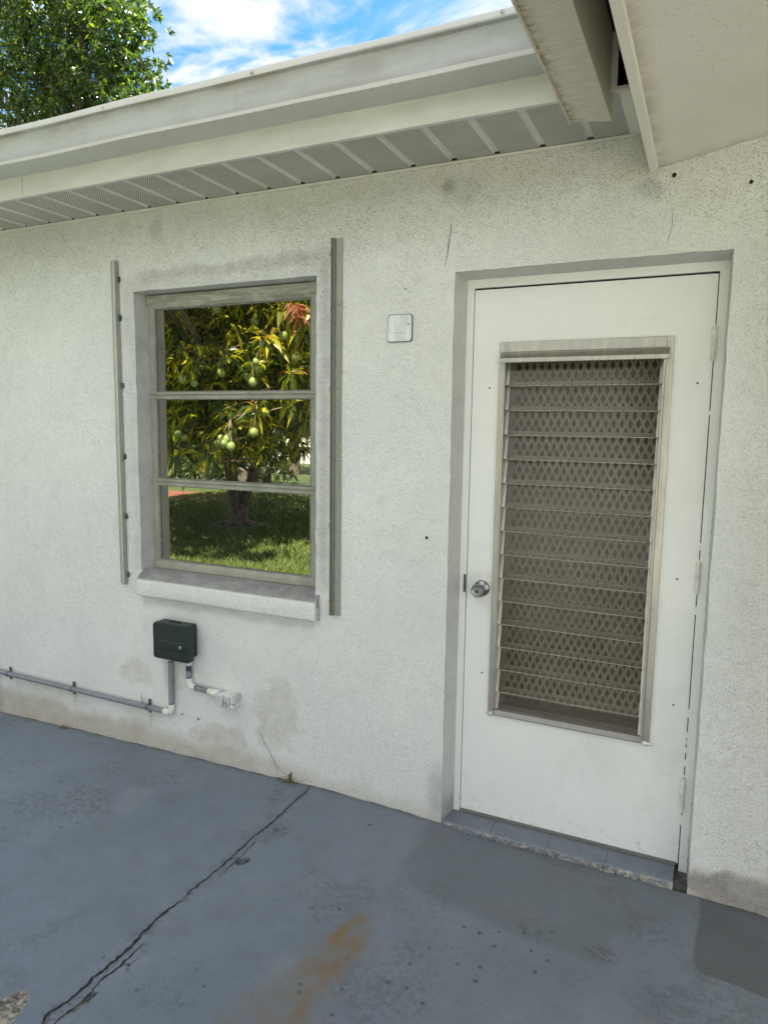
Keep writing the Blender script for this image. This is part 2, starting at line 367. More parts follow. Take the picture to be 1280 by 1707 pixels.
# ------------------------------------------------------------------ mesh helpers
class MB:
    def __init__(s): s.v = []; s.f = []; s.mi = []
    def quad(s, a, b, c, d, mi=0):
        i = len(s.v); s.v += [a, b, c, d]; s.f.append((i, i + 1, i + 2, i + 3)); s.mi.append(mi); return s
    def poly(s, pts, mi=0):
        i = len(s.v); s.v += list(pts); s.f.append(tuple(range(i, i + len(pts)))); s.mi.append(mi); return s
    def box(s, x0, x1, y0, y1, z0, z1, mi=0):
        i = len(s.v)
        s.v += [(x0, y0, z0), (x1, y0, z0), (x1, y1, z0), (x0, y1, z0), (x0, y0, z1), (x1, y0, z1), (x1, y1, z1), (x0, y1, z1)]
        for f in ((0, 3, 2, 1), (4, 5, 6, 7), (0, 1, 5, 4), (1, 2, 6, 5), (2, 3, 7, 6), (3, 0, 4, 7)):
            s.f.append(tuple(i + k for k in f)); s.mi.append(mi)
        return s
    def prism(s, prof, axis, a0, a1, mi=0):
        """closed profile (2-D points, ccw) swept along an axis"""
        i = len(s.v); n = len(prof)
        for a in (a0, a1):
            for p, q in prof:
                s.v.append({'x': (a, p, q), 'y': (p, a, q), 'z': (p, q, a)}[axis])
        for k in range(n):
            l = (k + 1) % n; s.f.append((i + k, i + l, i + n + l, i + n + k)); s.mi.append(mi)
        s.f.append(tuple(i + k for k in reversed(range(n)))); s.f.append(tuple(i + n + k for k in range(n))); s.mi += [mi, mi]
        return s
    def tube(s, pts, r, seg=14, caps=True, mi=0):
        pts = [Vector(p) for p in pts]; rs = r if isinstance(r, (list, tuple)) else [r] * len(pts)
        base = len(s.v); prev = None
        for k, p in enumerate(pts):
            d = (pts[min(k + 1, len(pts) - 1)] - pts[max(k - 1, 0)]).normalized()
            if prev is None:
                u = d.orthogonal().normalized()
            else:
                u = (prev - d * prev.dot(d)).normalized()
            prev = u; w = d.cross(u)
            for q in range(seg):
                a = 2 * math.pi * q / seg
                s.v.append(tuple(p + (u * math.cos(a) + w * math.sin(a)) * rs[k]))
        for k in range(len(pts) - 1):
            for q in range(seg):
                a = base + k * seg + q; b = base + k * seg + (q + 1) % seg
                s.f.append((a, b, b + seg, a + seg)); s.mi.append(mi)
        if caps:
            s.f.append(tuple(base + q for q in reversed(range(seg)))); s.mi.append(mi)
            e = base + (len(pts) - 1) * seg; s.f.append(tuple(e + q for q in range(seg))); s.mi.append(mi)
        return s
    def build(s, name, mats, parent=None, smooth=False, bevel=0):
        if not isinstance(mats, (list, tuple)): mats = [mats]
        me = bpy.data.meshes.new(name); me.from_pydata(s.v, [], s.f); 
        for m in mats: me.materials.append(MATS[m])
        me.polygons.foreach_set('material_index', s.mi)
        if smooth: me.polygons.foreach_set('use_smooth', [True] * len(s.f))
        import bmesh
        bm = bmesh.new(); bm.from_mesh(me); bmesh.ops.recalc_face_normals(bm, faces=bm.faces); bm.to_mesh(me); bm.free()
        if smooth:
            try: me.set_sharp_from_angle(angle=R(40))
            except Exception: pass
        o = bpy.data.objects.new(name, me)
        if bevel:
            b = o.modifiers.new('bevel', 'BEVEL'); b.width = bevel; b.segments = 2; b.limit_method = 'ANGLE'
        return link(o, parent)
def link(o, parent=None):
    C.objects.link(o)
    if parent is not None:
        o.parent = parent
        l = Vector((0, 0, 0)); p = parent
        while p is not None:
            if p.type == 'EMPTY': l += p.location
            p = p.parent
        # meshes are written in world coordinates: undo the root Empty's offset once
        if parent.type == 'EMPTY': o.matrix_parent_inverse = Matrix.Translation(-parent.location)
    return o
def tag(o, label=None, cat=None, group=None, kind=None):
    if label: o['label'] = label
    if cat: o['category'] = cat
    if group: o['group'] = group
    if kind: o['kind'] = kind
    return o
def empty(name, loc, label, cat, group=None):
    o = bpy.data.objects.new(name, None); C.objects.link(o); o.location = loc; o.empty_display_size = .2
    return tag(o, label, cat, group)
def np_mesh(name, V, F, matname, parent=None, attrs=None, smooth=False):
    me = bpy.data.meshes.new(name)
    V = np.asarray(V, np.float32); F = np.asarray(F, np.int32); k = F.shape[1]
    me.vertices.add(len(V)); me.vertices.foreach_set('co', V.ravel())
    me.loops.add(F.size); me.loops.foreach_set('vertex_index', F.ravel())
    me.polygons.add(len(F)); me.polygons.foreach_set('loop_start', np.arange(0, F.size, k, dtype=np.int32))
    if smooth: me.polygons.foreach_set('use_smooth', np.ones(len(F), bool))
    me.update(calc_edges=True); me.validate()
    for n, a in (attrs or {}).items():
        at = me.attributes.new(n, 'FLOAT', 'POINT'); at.data.foreach_set('value', np.asarray(a, np.float32))
    me.materials.append(MATS[matname])
    o = bpy.data.objects.new(name, me)
    return link(o, parent)

# value noise for painting masks
_P = np.random.default_rng(3).random((256, 256))
def vn(x, y):
    xi = np.floor(x).astype(int); yi = np.floor(y).astype(int); fx = x - xi; fy = y - yi
    fx = fx * fx * (3 - 2 * fx); fy = fy * fy * (3 - 2 * fy)
    g_ = lambda a, b: _P[a % 256, b % 256]
    return (g_(xi, yi) * (1 - fx) + g_(xi + 1, yi) * fx) * (1 - fy) + (g_(xi, yi + 1) * (1 - fx) + g_(xi + 1, yi + 1) * fx) * fy
def fbm(x, y, s=1, o=5):
    t = 0; a = .5; n = 0
    for k in range(o):
        t = t + a * vn(x * s + 17 * k, y * s + 31 * k); n += a; s *= 2.03; a *= .55
    return t / n
def ss(x, a, b):
    t = np.clip((x - a) / (b - a), 0, 1); return t * t * (3 - 2 * t)
def seg_dist(x, y, a, b):
    ax, ay = a; bx, by = b; dx, dy = bx - ax, by - ay; L = dx * dx + dy * dy + 1e-12
    t = np.clip(((x - ax) * dx + (y - ay) * dy) / L, 0, 1)
    return np.hypot(x - ax - t * dx, y - ay - t * dy)
def path_dist(x, y, pts):
    d = 1e9
    for a, b in zip(pts[:-1], pts[1:]): d = np.minimum(d, seg_dist(x, y, a, b))
    return d
def inpoly(x, y, pts):
    """signed distance-ish: positive inside"""
    d = path_dist(x, y, list(pts) + [pts[0]]); ins = np.zeros(np.shape(x), bool)
    n = len(pts)
    for i in range(n):
        (x1, y1), (x2, y2) = pts[i], pts[(i + 1) % n]
        c = ((y1 > y) != (y2 > y)) & (x < (x2 - x1) * (y - y1) / (y2 - y1 + 1e-12) + x1)
        ins ^= c
    return np.where(ins, d, -d)

# ------------------------------------------------------------------ ground
gd = MB(); gd.quad((-900, -900, -.13), (900, -900, -.13), (900, 900, -.13), (-900, 900, -.13))
o = gd.build('ground', 'lawn_ground'); tag(o, kind='structure')

dr = MB(); dr.quad((-.4, -3.35, -.122), (7.5, -3.35, -.122), (7.5, -26, -.122), (-.4, -26, -.122))  # unseen pale slab added behind the camera to bounce warm light
o = dr.build('bounce_paving', 'bounce_concrete'); tag(o, kind='structure')

FX = [-2.7, -2.589, -2.055, -1.551, -1.003, -.598, -.288, -.047, .06, .855, 1.088, 1.4]
FZ = [-.055, -.049, -.030, -.019, -.009, .001, -.004, -.010, -.026, -.032, -.038, -.045]
fz = lambda x: np.interp(x, FX, FZ)
crack_main = [(-0.625, -0.004), (-0.624, -0.17), (-0.621, -0.303), (-0.63, -0.435), (-0.624, -0.538), (-0.626, -0.649), (-0.63, -0.71), (-0.634, -0.756), (-0.628, -0.806), (-0.64, -0.883), (-0.633, -0.976), (-0.626, -1.038), (-0.627, -1.102), (-0.632, -1.165), (-0.626, -1.215), (-0.63, -1.254), (-0.643, -1.296), (-0.629, -1.329), (-0.628, -1.385), (-.62, -1.6), (-.635, -1.9)]
crack_b = [(-0.6, -1.005), (-0.595, -1.034), (-0.597, -1.061), (-0.597, -1.103), (-0.606, -1.149), (-0.598, -1.202), (-0.591, -1.24), (-0.602, -1.284), (-0.6, -1.313), (-0.595, -1.36), (-.60, -1.5)]
crack_u = [(-0.606, -0.424), (-0.598, -0.527), (-0.598, -0.592), (-0.594, -0.648), (-0.594, -0.68)]
links_ = [[(-0.626, -1.038), (-0.603, -1.038), (-0.595, -1.034)], [(-0.621, -1.061), (-0.597, -1.061)], [(-0.621, -1.237), (-0.599, -1.227)], [(-0.63, -1.254), (-0.594, -1.259)], [(-0.624, -1.282), (-0.602, -1.284)], [(-.63, -.435), (-.606, -.424)], [(-.625, -.56), (-.598, -.56)]]
def patio_mesh():
    dx = .0045
    xa = np.arange(-2.72, 1.32, dx); ya = np.arange(-1.52, .0005, dx)
    X, Y = np.meshgrid(xa, ya, indexing='ij'); x = X.ravel(); y = Y.ravel()
    z = fz(x) + (fbm(x, y, 2.2, 3) - .5) * .006
    wx = x + (fbm(x + 9, y, 14, 4) - .5) * .05; wy = y + (fbm(x, y + 5, 14, 4) - .5) * .05
    # rust
    blobs = [(-.089, -.606, .020, .7), (-.078, -.640, .040, 1), (-.035, -.650, .025, .6), (-.090, -.69, .028, 1), (-.055, -.735, .045, .9), (-.10, -.76, .05, .6), (-.155, -.80, .030, .45), (-.18, -.74, .02, .3), (-.08, -.84, .055, .85), (-.11, -.90, .06, .6), (-.085, -.97, .07, .75), (-.12, -1.05, .08, .7), (-.16, -1.10, .09, .55), (-.14, -1.2, .12, .5), (-.10, -.93, .10, .35), (-.04, -.79, .07, .35), (-.13, -1.35, .12, .45)]
    rust = np.zeros_like(x)
    for bx, by, br, a in blobs: rust = np.maximum(rust, a * ss(np.hypot((wx - bx), (wy - by) * .75), br * 1.35, br * .15))
    ry = np.clip(-(y + .58) / .75, 0, 1.2); cxr = -.075 - .055 * ry + (fbm(x * 0 + 3, y, 5, 3) - .5) * .06; wr = .018 + .135 * ry ** .8
    film = ss(np.abs(wx - cxr) / wr + (fbm(x, y, 12, 4) - .5) * .9, 1.25, .45) * ss(wy, -.56, -.64) * (.35 + .6 * fbm(x, y, 7, 4))
    rust = np.maximum(rust * .8, film)
    ring = ss(np.abs(np.hypot(wx + .090, (wy + .592) * .8) - .026), .006, .001) * .35
    rust = np.clip(np.maximum(rust * (.15 + fbm(x, y, 18, 4) * 1.35), ring), 0, 1)
    # wet patch at the right
    wp = inpoly(x + (fbm(x, y, 9, 3) - .5) * .02, y + (fbm(x, y, 9, 3) - .5) * .02, [(.885, .1), (.884, -.09), (.868, -.317), (.892, -.362), (1.065, -.374), (1.5, -.40), (1.5, .1)])
    wet = ss(wp, -.004, .012) * .75 + .25 * ss(wp, -.004, .004) * ss(wp, .022, .006)
    wet2 = ss(inpoly(x, y, [(.885, -.1), (.868, -.317), (.892, -.362), (1.4, -.40), (1.4, -.16)]), -.01, .02)
    wet = np.clip(wet * (.72 + .28 * wet2), 0, 1)
    # patch of darker re-coated paint in front of the door
    wx2 = x + (fbm(x, y, 6, 3) - .5) * .04; wy2 = y + (fbm(x, y, 6, 3) - .5) * .03
    dk = ss(inpoly(wx2, wy2, [(-.108, .05), (-.06, -.40), (.314, -.443), (.636, -.473), (.648, -.336), (.86, -.08), (.88, .05)]), -.02, .035)
    dk = np.clip(dk * (.35 + .75 * fbm(x, y, 7, 5)), 0, 1)
    dk = np.maximum(dk, .55 * ss(y, -.20, -.02) * ss(x, -.15, .2) * (1 - ss(x, .9, 1.2)))
    # soft darker band along the foot of the wall
    dk = np.maximum(dk, .75 * ss(y + (fbm(x, y, 9, 4) - .5) * .03, -.045, 0))
    sp = np.zeros_like(x)
    for bx, by, br, a in ((.25, -.62, .25, 1), (.16, -.80, .28, 1), (-.02, -1.0, .2, .7), (-.22, -.60, .13, .8), (-.12, -1.05, .2, .8), (-1.5, -.62, .35, .55), (.45, -.5, .2, .5), (-2.0, -.4, .3, .35), (-.5, -1.1, .25, .3)):
        sp = np.maximum(sp, a * ss(np.hypot(wx - bx, wy - by), br, br * .3))
    sp = .24 + .5 * sp
    dc = path_dist(x, y, crack_main)
    worn = np.zeros_like(x)
    for bx, by, br, a in ((-.573, -.347, .05, .9), (-.585, -.40, .035, .7), (-.66, -.27, .04, .5), (-.67, -.42, .05, .5), (-1.47, -.45, .12, .7), (-1.35, -.50, .09, .6), (-1.6, -.6, .14, .5), (-.73, -.10, .04, .8), (-.72, -.16, .035, .7), (.62, -.41, .06, .8), (.42, -.40, .09, .6), (.70, -.25, .03, .7), (-.555, -.214, .014, 1), (-.59, -1.02, .03, .6), (-1.45, -.80, .1, .35)):
        worn = np.maximum(worn, a * ss(np.hypot(wx - bx, wy - by), br, br * .4))
    worn = np.maximum(worn, ss(dc + (fbm(x, y, 25, 4) - .5) * .05, .030, .004) * .75)
    worn = np.maximum(worn, .42 * ss(fbm(x + 4, y + 9, 3.2, 5), .56, .68))
    # bare concrete chip at lower left, broken spots along the crack
    chip = inpoly(x + (fbm(x, y, 40, 3) - .5) * .02, y + (fbm(x, y, 40, 3) - .5) * .02, [(-.80, -1.342), (-.79, -1.295), (-.763, -1.265), (-.742, -1.284), (-.715, -1.320), (-.70, -1.358), (-.71, -1.41), (-.80, -1.44)])
    bare = ss(chip, -.001, .003)
    bare = np.maximum(bare, ss(inpoly(wx, wy, [(-.598, -1.20), (-.585, -1.235), (-.592, -1.29), (-.600, -1.26)]), -.002, .002))
    bare = np.maximum(bare, ss(np.hypot(wx + .555, wy + .214), .013, .009) * .7)
    pit = ss(np.hypot((wx + .588), (wy + .553) * .75), .027, .017)
    pit = np.maximum(pit, ss(np.hypot(wx + .594, (wy + 1.215) * .8), .014, .008) * .8)
    pit = np.maximum(pit, ss(np.hypot(x + .28, y + .144), .008, .004))
    pit = np.maximum(pit, ss(np.hypot(wx + .573, wy + .347), .016, .006) * .35)
    pit = np.maximum(pit, ss(np.hypot(wx + .597, wy + 1.095), .008, .004) * .8)
    z = z - .006 * bare - .010 * pit
    bare = np.maximum(bare, 0); pit = pit * (.55 + .6 * (fbm(x, y, 60, 3) > .5))
    nx, ny = len(xa), len(ya); I = np.arange(nx * ny).reshape(nx, ny)
    F = np.stack([I[:-1, :-1], I[1:, :-1], I[1:, 1:], I[:-1, 1:]], -1).reshape(-1, 4)
    V = np.stack([x, y, z], 1)
    A = dict(rust=rust, wet=wet, dark=dk, spots=sp, worn=worn, bare=bare, pit=np.clip(pit, 0, 1))
    # coarse surround and slab edges, with default attribute values
    ex = []; ef = []
    def q(a, b, c, d):
        i = len(V) + len(ex); ex.extend([a, b, c, d]); ef.append((i, i + 1, i + 2, i + 3))
    x0, x1, y0 = xa[0], xa[-1], ya[0]
    cx = [-5.0] + list(np.linspace(x0, x1, 30)) + [6.0]
    z_ = lambda x: float(fz(x))
    for a, b in zip(cx[:-1], cx[1:]):
        q((a, -3.3, z_(a)), (b, -3.3, z_(b)), (b, y0, z_(b)), (a, y0, z_(a)))
        q((a, -3.3, -.2), (b, -3.3, -.2), (b, -3.3, z_(b)), (a, -3.3, z_(a)))
    q((-5, y0, z_(-5)), (x0, y0, z_(x0)), (x0, .12, z_(x0)), (-5, .12, z_(-5)))
    q((x1, y0, z_(x1)), (6, y0, z_(6)), (6, 0.0, z_(6)), (x1, 0.0, z_(x1)))
    q((-5, -3.3, -.2), (-5, -3.3, z_(-5)), (-5, .12, z_(-5)), (-5, .12, -.2))
    V = np.vstack([V, ex]); F = np.vstack([F, ef])
    for k in A: A[k] = np.concatenate([A[k], np.full(len(ex), .24 if k == 'spots' else 0.)])
    return np_mesh('patio_floor', V, F, 'floor_paint', attrs=A)
patio = patio_mesh(); tag(patio, kind='structure')
def ribbon(mb, pts, w0, w1, taper=True, jit=.0035, plane='floor', off=.0012, step=.010):
    P = [np.array(p) for p in pts]; out = []
    for a, b in zip(P[:-1], P[1:]):
        n = max(1, int(np.linalg.norm(b - a) / step))
        for k in range(n): out.append(a + (b - a) * k / n)
    out.append(P[-1]); n = len(out)
    ring = []
    for k, p in enumerate(out):
        d = out[min(k + 1, n - 1)] - out[max(k - 1, 0)]; d = d / (np.linalg.norm(d) + 1e-9); nrm = np.array([-d[1], d[0]])
        w = random.uniform(w0, w1) * .5
        if taper: w *= min(1, k / 4 + .12, (n - 1 - k) / 5 + .12)
        c = p + nrm * random.uniform(-jit, jit)
        ring.append((c + nrm * w, c - nrm * w))
    def lift(q):
        if plane == 'floor': return (q[0], q[1], float(fz(q[0]) + (fbm(np.array([q[0]]), np.array([q[1]]), 2.2, 3)[0] - .5) * .006) + off)
        return (q[0], -off, q[1])
    for a, b in zip(ring[:-1], ring[1:]): mb.quad(lift(a[0]), lift(a[1]), lift(b[1]), lift(b[0]))
ck = MB(); ribbon(ck, crack_main[:9], .0035, .0085); ribbon(ck, crack_main[8:], .005, .0125); tag(ck.build('crack', 'crack_dark', patio), 'long dark crack running from the wall to the front')
ck = MB(); ribbon(ck, crack_b, .0025, .009)
for l in links_[:5] + [[(-.64, -1.30), (-.622, -1.315), (-.602, -1.30)], [(-.622, -1.315), (-.618, -1.36)], [(-.597, -1.10), (-.575, -1.08), (-.57, -1.05)]]: ribbon(ck, l, .002, .0055, jit=.0015)
ck.build('crack', 'crack_dark', patio)
ck = MB(); ribbon(ck, crack_u, .0015, .0045)
for l in links_[5:]: ribbon(ck, l, .0015, .0035, jit=.001)
ck.build('crack', 'crack_dark', patio)

simple('pale_scuff', (.26, .285, .31), .7, var=.15, vscale=40)
ck = MB(); ribbon(ck, [(-.055, -.425), (.06, -.452), (.20, -.468), (.36, -.475)], .0008, .0028, jit=.001); ck.build('paint_edge', 'pale_scuff', patio)
ck = MB(); ribbon(ck, [(-.075, -.10), (-.066, -.22), (-.058, -.40)], .0006, .0018, jit=.001); ck.build('paint_edge', 'pale_scuff', patio)
# ------------------------------------------------------------------ house
house = empty('house', (-.6, .1, -.05), 'off white stucco house with a three pane window and white door under its eaves', 'house')
WX0, WX1, WZ0, WZ1 = -1.551, -.611, .806, 2.107     # window opening
DX0, DX1, DZ1 = -.042, .846, 2.076                  # door opening
def wall_mesh():
    st = .0115
    def seg(bps):
        out = [bps[0]]
        for a, b in zip(bps[:-1], bps[1:]):
            n = max(1, round((b - a) / st)); out += list(np.linspace(a, b, n + 1)[1:])
        return np.array(out)
    xa = seg([-2.62, WX0, WX1, DX0, DX1, 2.4]); za = seg([-.10, .0, WZ0, DZ1, WZ1, 2.62])
    X, Z = np.meshgrid(xa, za, indexing='ij'); nx, nz = X.shape
    x = X.ravel(); z = Z.ravel()
    cxm = (xa[:-1] + xa[1:]) / 2; czm = (za[:-1] + za[1:]) / 2
    CX, CZ = np.meshgrid(cxm, czm, indexing='ij')
    hole = ((CX > WX0) & (CX < WX1) & (CZ > WZ0) & (CZ < WZ1)) | ((CX > DX0) & (CX < DX1) & (CZ < DZ1))
    I = np.arange(nx * nz).reshape(nx, nz)
    Fq = np.stack([I[:-1, :-1], I[1:, :-1], I[1:, 1:], I[:-1, 1:]], -1)[~hole]
    # gently uneven surface and hand-trowelled arrises
    jx = (fbm(x, z, 11, 4) - .5) * .007; jz = (fbm(x + 40, z + 7, 11, 4) - .5) * .007
    y = (fbm(x, z, 2.5, 3) - .5) * .006
    near = (z > 2.40) | (z < -.06) | (x < -2.6) | (x > 2.38)
    jx = np.where(near, 0, jx); jz = np.where(near, 0, jz); y = np.where(near, 0, y)
    vx, vz = x + jx, z + jz
    V = np.stack([vx, y, vz], 1)
    # masks
    n1 = fbm(x, z, 5, 5); n2 = fbm(x + 20, z + 3, 16, 4)
    wz = z + (n1 - .5) * .12; wxx = x + (fbm(x + 3, z + 30, 7, 4) - .5) * .12
    base_h = np.interp(x, [-2.6, -2.3, -1.7, -1.25, -1.1, -.75, -.4, -.05, .84, 1.1], [.10, .12, .09, .075, .12, .06, .05, .05, .05, .05])
    grime = ss(wz, base_h + .05, base_h - .05) * .75
    grime *= np.interp(x, [-2.6, -1.4, -1.2, -.6, -.1, .84, .86, 1.2], [1.1, 1., 1.05, .55, .6, .5, 1.3, 1.3])
    n3 = fbm(x + 50, z + 11, 30, 4)
    def blob(cx, cz, rx, rz, a): return a * ss(np.hypot((wxx - cx) / rx, (wz - cz) / rz) + (n3 - .5) * .9, 1.2, .7) * (.45 + .9 * n3)
    for b in ((-.79, .26, .12, .17, .42), (-1.62, .34, .10, .075, .40), (-1.12, .12, .14, .08, .50), (-1.55, .15, .12, .06, .3), (-1.38, .36, .06, .09, .45), (-2.2, .15, .3, .06, .3), (.97, .0, .16, .062, 1.0), (1.1, .02, .2, .07, 1.0)):
        grime = np.maximum(grime, blob(*b))
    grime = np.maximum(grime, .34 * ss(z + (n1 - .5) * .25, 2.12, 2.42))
    grime = np.maximum(grime, .22 * ss(x, .84, 1.0))
    # bare rusty drips under pipe clamps
    for cx in (-2.019, -1.518): grime = np.maximum(grime, .7 * ss(np.abs(x - cx + (n2 - .5) * .01), .016, .003) * ss(z, .05, .14) * ss(z, .175, .165))
    grey = np.zeros_like(x)
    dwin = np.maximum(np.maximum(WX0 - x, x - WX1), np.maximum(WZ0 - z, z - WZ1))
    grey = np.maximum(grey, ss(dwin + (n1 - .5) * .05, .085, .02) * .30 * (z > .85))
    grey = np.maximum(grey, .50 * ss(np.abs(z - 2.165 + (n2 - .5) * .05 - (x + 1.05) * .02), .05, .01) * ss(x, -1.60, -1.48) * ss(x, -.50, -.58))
    grey = np.maximum(grey, .55 * ss(np.abs(x + .575 + (n2 - .5) * .02), .035, .008) * ss(z, .8, .95) * ss(z, 2.26, 2.15))
    grey = np.maximum(grey, .30 * ss(np.abs(z - .70 + (n2 - .5) * .03), .03, .005) * (x > WX0) * (x < WX1))
    for cx, cz, r, a in ((-1.40, 2.34, .05, .35), (-.065, 2.36, .03, .8), (-.03, 2.34, .08, .3), (.60, 2.27, .06, .5), (-1.59, .17, .02, .0), (-2.55, 2.2, .08, .15), (.89, 1.94, .0001, 0)):
        if r > .001: grey = np.maximum(grey, a * ss(np.hypot(wxx - cx, (wz - cz)), r, r * .4))
    grey = np.maximum(grey, .55 * ss(x + (n2 - .5) * .02, -2.55, -2.60) * ss(z, .35, .1))
    grey = np.maximum(grey, .5 * ss(np.hypot(x + .06, (z - .1) * .4), .07, .02) * (.4 + n2))
    grey = np.maximum(grey, .65 * ss(np.hypot((wxx - 1.0) / .17, (wz - .0) / .062) + (n3 - .5) * .7, 1.15, .8))
    clean = ss(np.abs(wz - 1.942), .022, .012) * ss(x, .86, .88)
    grime *= 1 - .9 * clean
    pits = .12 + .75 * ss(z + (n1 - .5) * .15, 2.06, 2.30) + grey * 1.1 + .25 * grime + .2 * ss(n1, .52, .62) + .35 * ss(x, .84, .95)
    A = dict(grime=np.clip(grime, 0, 1.2), grey=np.clip(grey, 0, 1), pits=np.clip(pits, 0, 1.2))
    ex = []; ef = []; ea = dict(grime=[], grey=[], pits=[])
    def add(pts, gr=0, gy=.35, pt=.3):
        i = len(V) + len(ex); ex.extend(pts); ef.append(tuple(range(i, i + 4)))
        for k, v in (('grime', gr), ('grey', gy), ('pits', pt)):
            ea[k] += [v] * 4 if not isinstance(v, (list, tuple)) else list(v)
    # reveals extruded from the (uneven) edges of the openings
    def edge(mask_fn):
        idx = np.where(mask_fn)[0]; return idx
    def strip(idx, key, dy, sx=0., sz=0., gy=.35, gr=0., pt=.3):
        idx = idx[np.argsort(key[idx])]
        for a, b in zip(idx[:-1], idx[1:]):
            pa, pb = V[a], V[b]
            qa = (pa[0] + sx - jx[a], dy, pa[2] + sz - jz[a]); qb = (pb[0] + sx - jx[b], dy, pb[2] + sz - jz[b])
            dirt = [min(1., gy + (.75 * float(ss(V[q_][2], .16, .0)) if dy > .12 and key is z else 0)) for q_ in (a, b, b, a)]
            add([tuple(pa), tuple(pb), qb, qa], gr=gr, gy=dirt, pt=pt)
    e = 1e-6
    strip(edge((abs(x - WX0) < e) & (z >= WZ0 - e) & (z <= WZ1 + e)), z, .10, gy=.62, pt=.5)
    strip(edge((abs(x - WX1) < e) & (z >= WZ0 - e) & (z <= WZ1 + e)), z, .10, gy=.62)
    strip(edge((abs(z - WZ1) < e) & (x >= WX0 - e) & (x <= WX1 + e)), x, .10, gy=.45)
    strip(edge((abs(x - DX0) < e) & (z <= DZ1 + e)), z, .130, sx=.018, gy=.22, gr=.18, pt=.1)
    strip(edge((abs(x - DX1) < e) & (z <= DZ1 + e)), z, .130, sx=-.008, gy=.22, gr=.1, pt=.1)
    strip(edge((abs(z - DZ1) < e) & (x >= DX0 - e) & (x <= DX1 + e)), x, .130, sz=-.014, gy=.22, gr=.15, pt=.1)
    # rest of the front wall to the right, above, and the window's lower ledge
    add([(2.4, 0, -.10), (5.2, 0, -.10), (5.2, 0, 3.5), (2.4, 0, 2.62)], gr=.2, gy=0, pt=.4)
    V2 = np.vstack([V, ex]); F = np.vstack([Fq, ef])
    for k in A: A[k] = np.concatenate([A[k], ea[k]])
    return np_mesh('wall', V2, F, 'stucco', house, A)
wall = wall_mesh()
# other walls of the house, the door reveal's inner lining
hb = MB()
hb.quad((-2.62, 0, -.13), (-2.62, 0, 2.62), (-2.62, 7.5, 2.62), (-2.62, 7.5, -.13))
hb.quad((5.2, 0, -.13), (5.2, 7.5, -.13), (5.2, 7.5, 3.5), (5.2, 0, 3.5))
hb.quad((-2.62, 7.5, -.13), (-2.62, 7.5, 2.62), (5.2, 7.5, 3.5), (5.2, 7.5, -.13))
o = hb.build('wall', 'stucco', house)
# hairline cracks in the stucco
hc = MB()
ribbon(hc, [(-.054, 2.258), (-.060, 2.22), (-.064, 2.187), (-.079, 2.085)], .0012, .0035, plane='wall', off=.0052, jit=.001)
hc.build('hairline_crack', 'caulk', house)
hc = MB()
ribbon(hc, [(.665, 2.216), (.668, 2.163), (.655, 2.092)], .0008, .0018, plane='wall', off=.0052, jit=.001)
hc.build('hairline_crack', 'caulk', house)
hc = MB()
ribbon(hc, [(-.897, .2), (-.86, .13), (-.81, .06), (-.785, .0)], .0008, .0022, plane='wall', off=.0052, jit=.0015)
hc.build('hairline_crack', 'caulk', house)
hc = MB()
ribbon(hc, [(-1.56, .255), (-1.573, .225), (-1.562, .205), (-1.577, .18)], .002, .007, plane='wall', off=.0052, jit=.003)
hc.build('hairline_crack', 'caulk', house)
random.seed(31); xq = -2.6
while xq < 1.28:  # broken dark line where wall and floor meet
    L_ = random.uniform(.03, .16); x2_ = min(xq + L_, 1.29)
    if (xq < -.05 or xq > .86) and (x2_ < -.045 or x2_ > .87):
        hc = MB(); ribbon(hc, [(xq, -.0045), (x2_, -.0045 + random.uniform(-.002, .002))], .0015, .006, off=.0022, jit=.0012); hc.build('foot_line', 'caulk', patio)
    xq = x2_ + random.choice([.0, .0, .02, .07])
for hx, hz, hr in ((-1.324, .186, .0045), (-1.229, .181, .0055), (-1.262, .400, .005), (-.126, 1.113, .006), (.665, 2.309, .007), (.879, 2.262, .006), (-.23, 2.03, .003)):
    m = MB(); m.poly([(hx + hr * math.cos(a) * random.uniform(.8, 1.1), -.0055, hz + hr * 1.1 * math.sin(a)) for a in np.linspace(0, 6.283, 9)[:-1]])
    m.build('drill_hole', 'dark_gap', house)
# closing pieces behind window and door so that the inside stays dark
m = MB(); m.box(-1.75, -.45, .30, .32, .6, 2.3); m.build('room_blind', 'interior', house)

# window ------------------------------------------------------------
win = MB()
WY = .091
# outer jambs, header, bottom rail
win.box(WX0, -1.519, WY - .006, WY + .05, .846, 2.107)
win.box(-.684, WX1, WY - .006, WY + .05, .846, 2.107)
win.prism([(WY + .05, .846), (WY - .016, .846), (WY - .016, .868), (WY - .004, .883), (WY + .05, .883)], 'x', WX0, WX1)
window = win.build('window', 'window_paint', house, bevel=.002)
tag(window, 'single window of three stacked panes mirroring the garden')
m = MB(); m.prism([(WY + .05, 2.043), (WY - .004, 2.043), (WY - .010, 2.052), (WY - .018, 2.060), (WY - .018, 2.100), (WY + .05, 2.104)], 'x', WX0 + .004, WX1 - .004)
m.build('header', 'header_paint', window, bevel=.002)
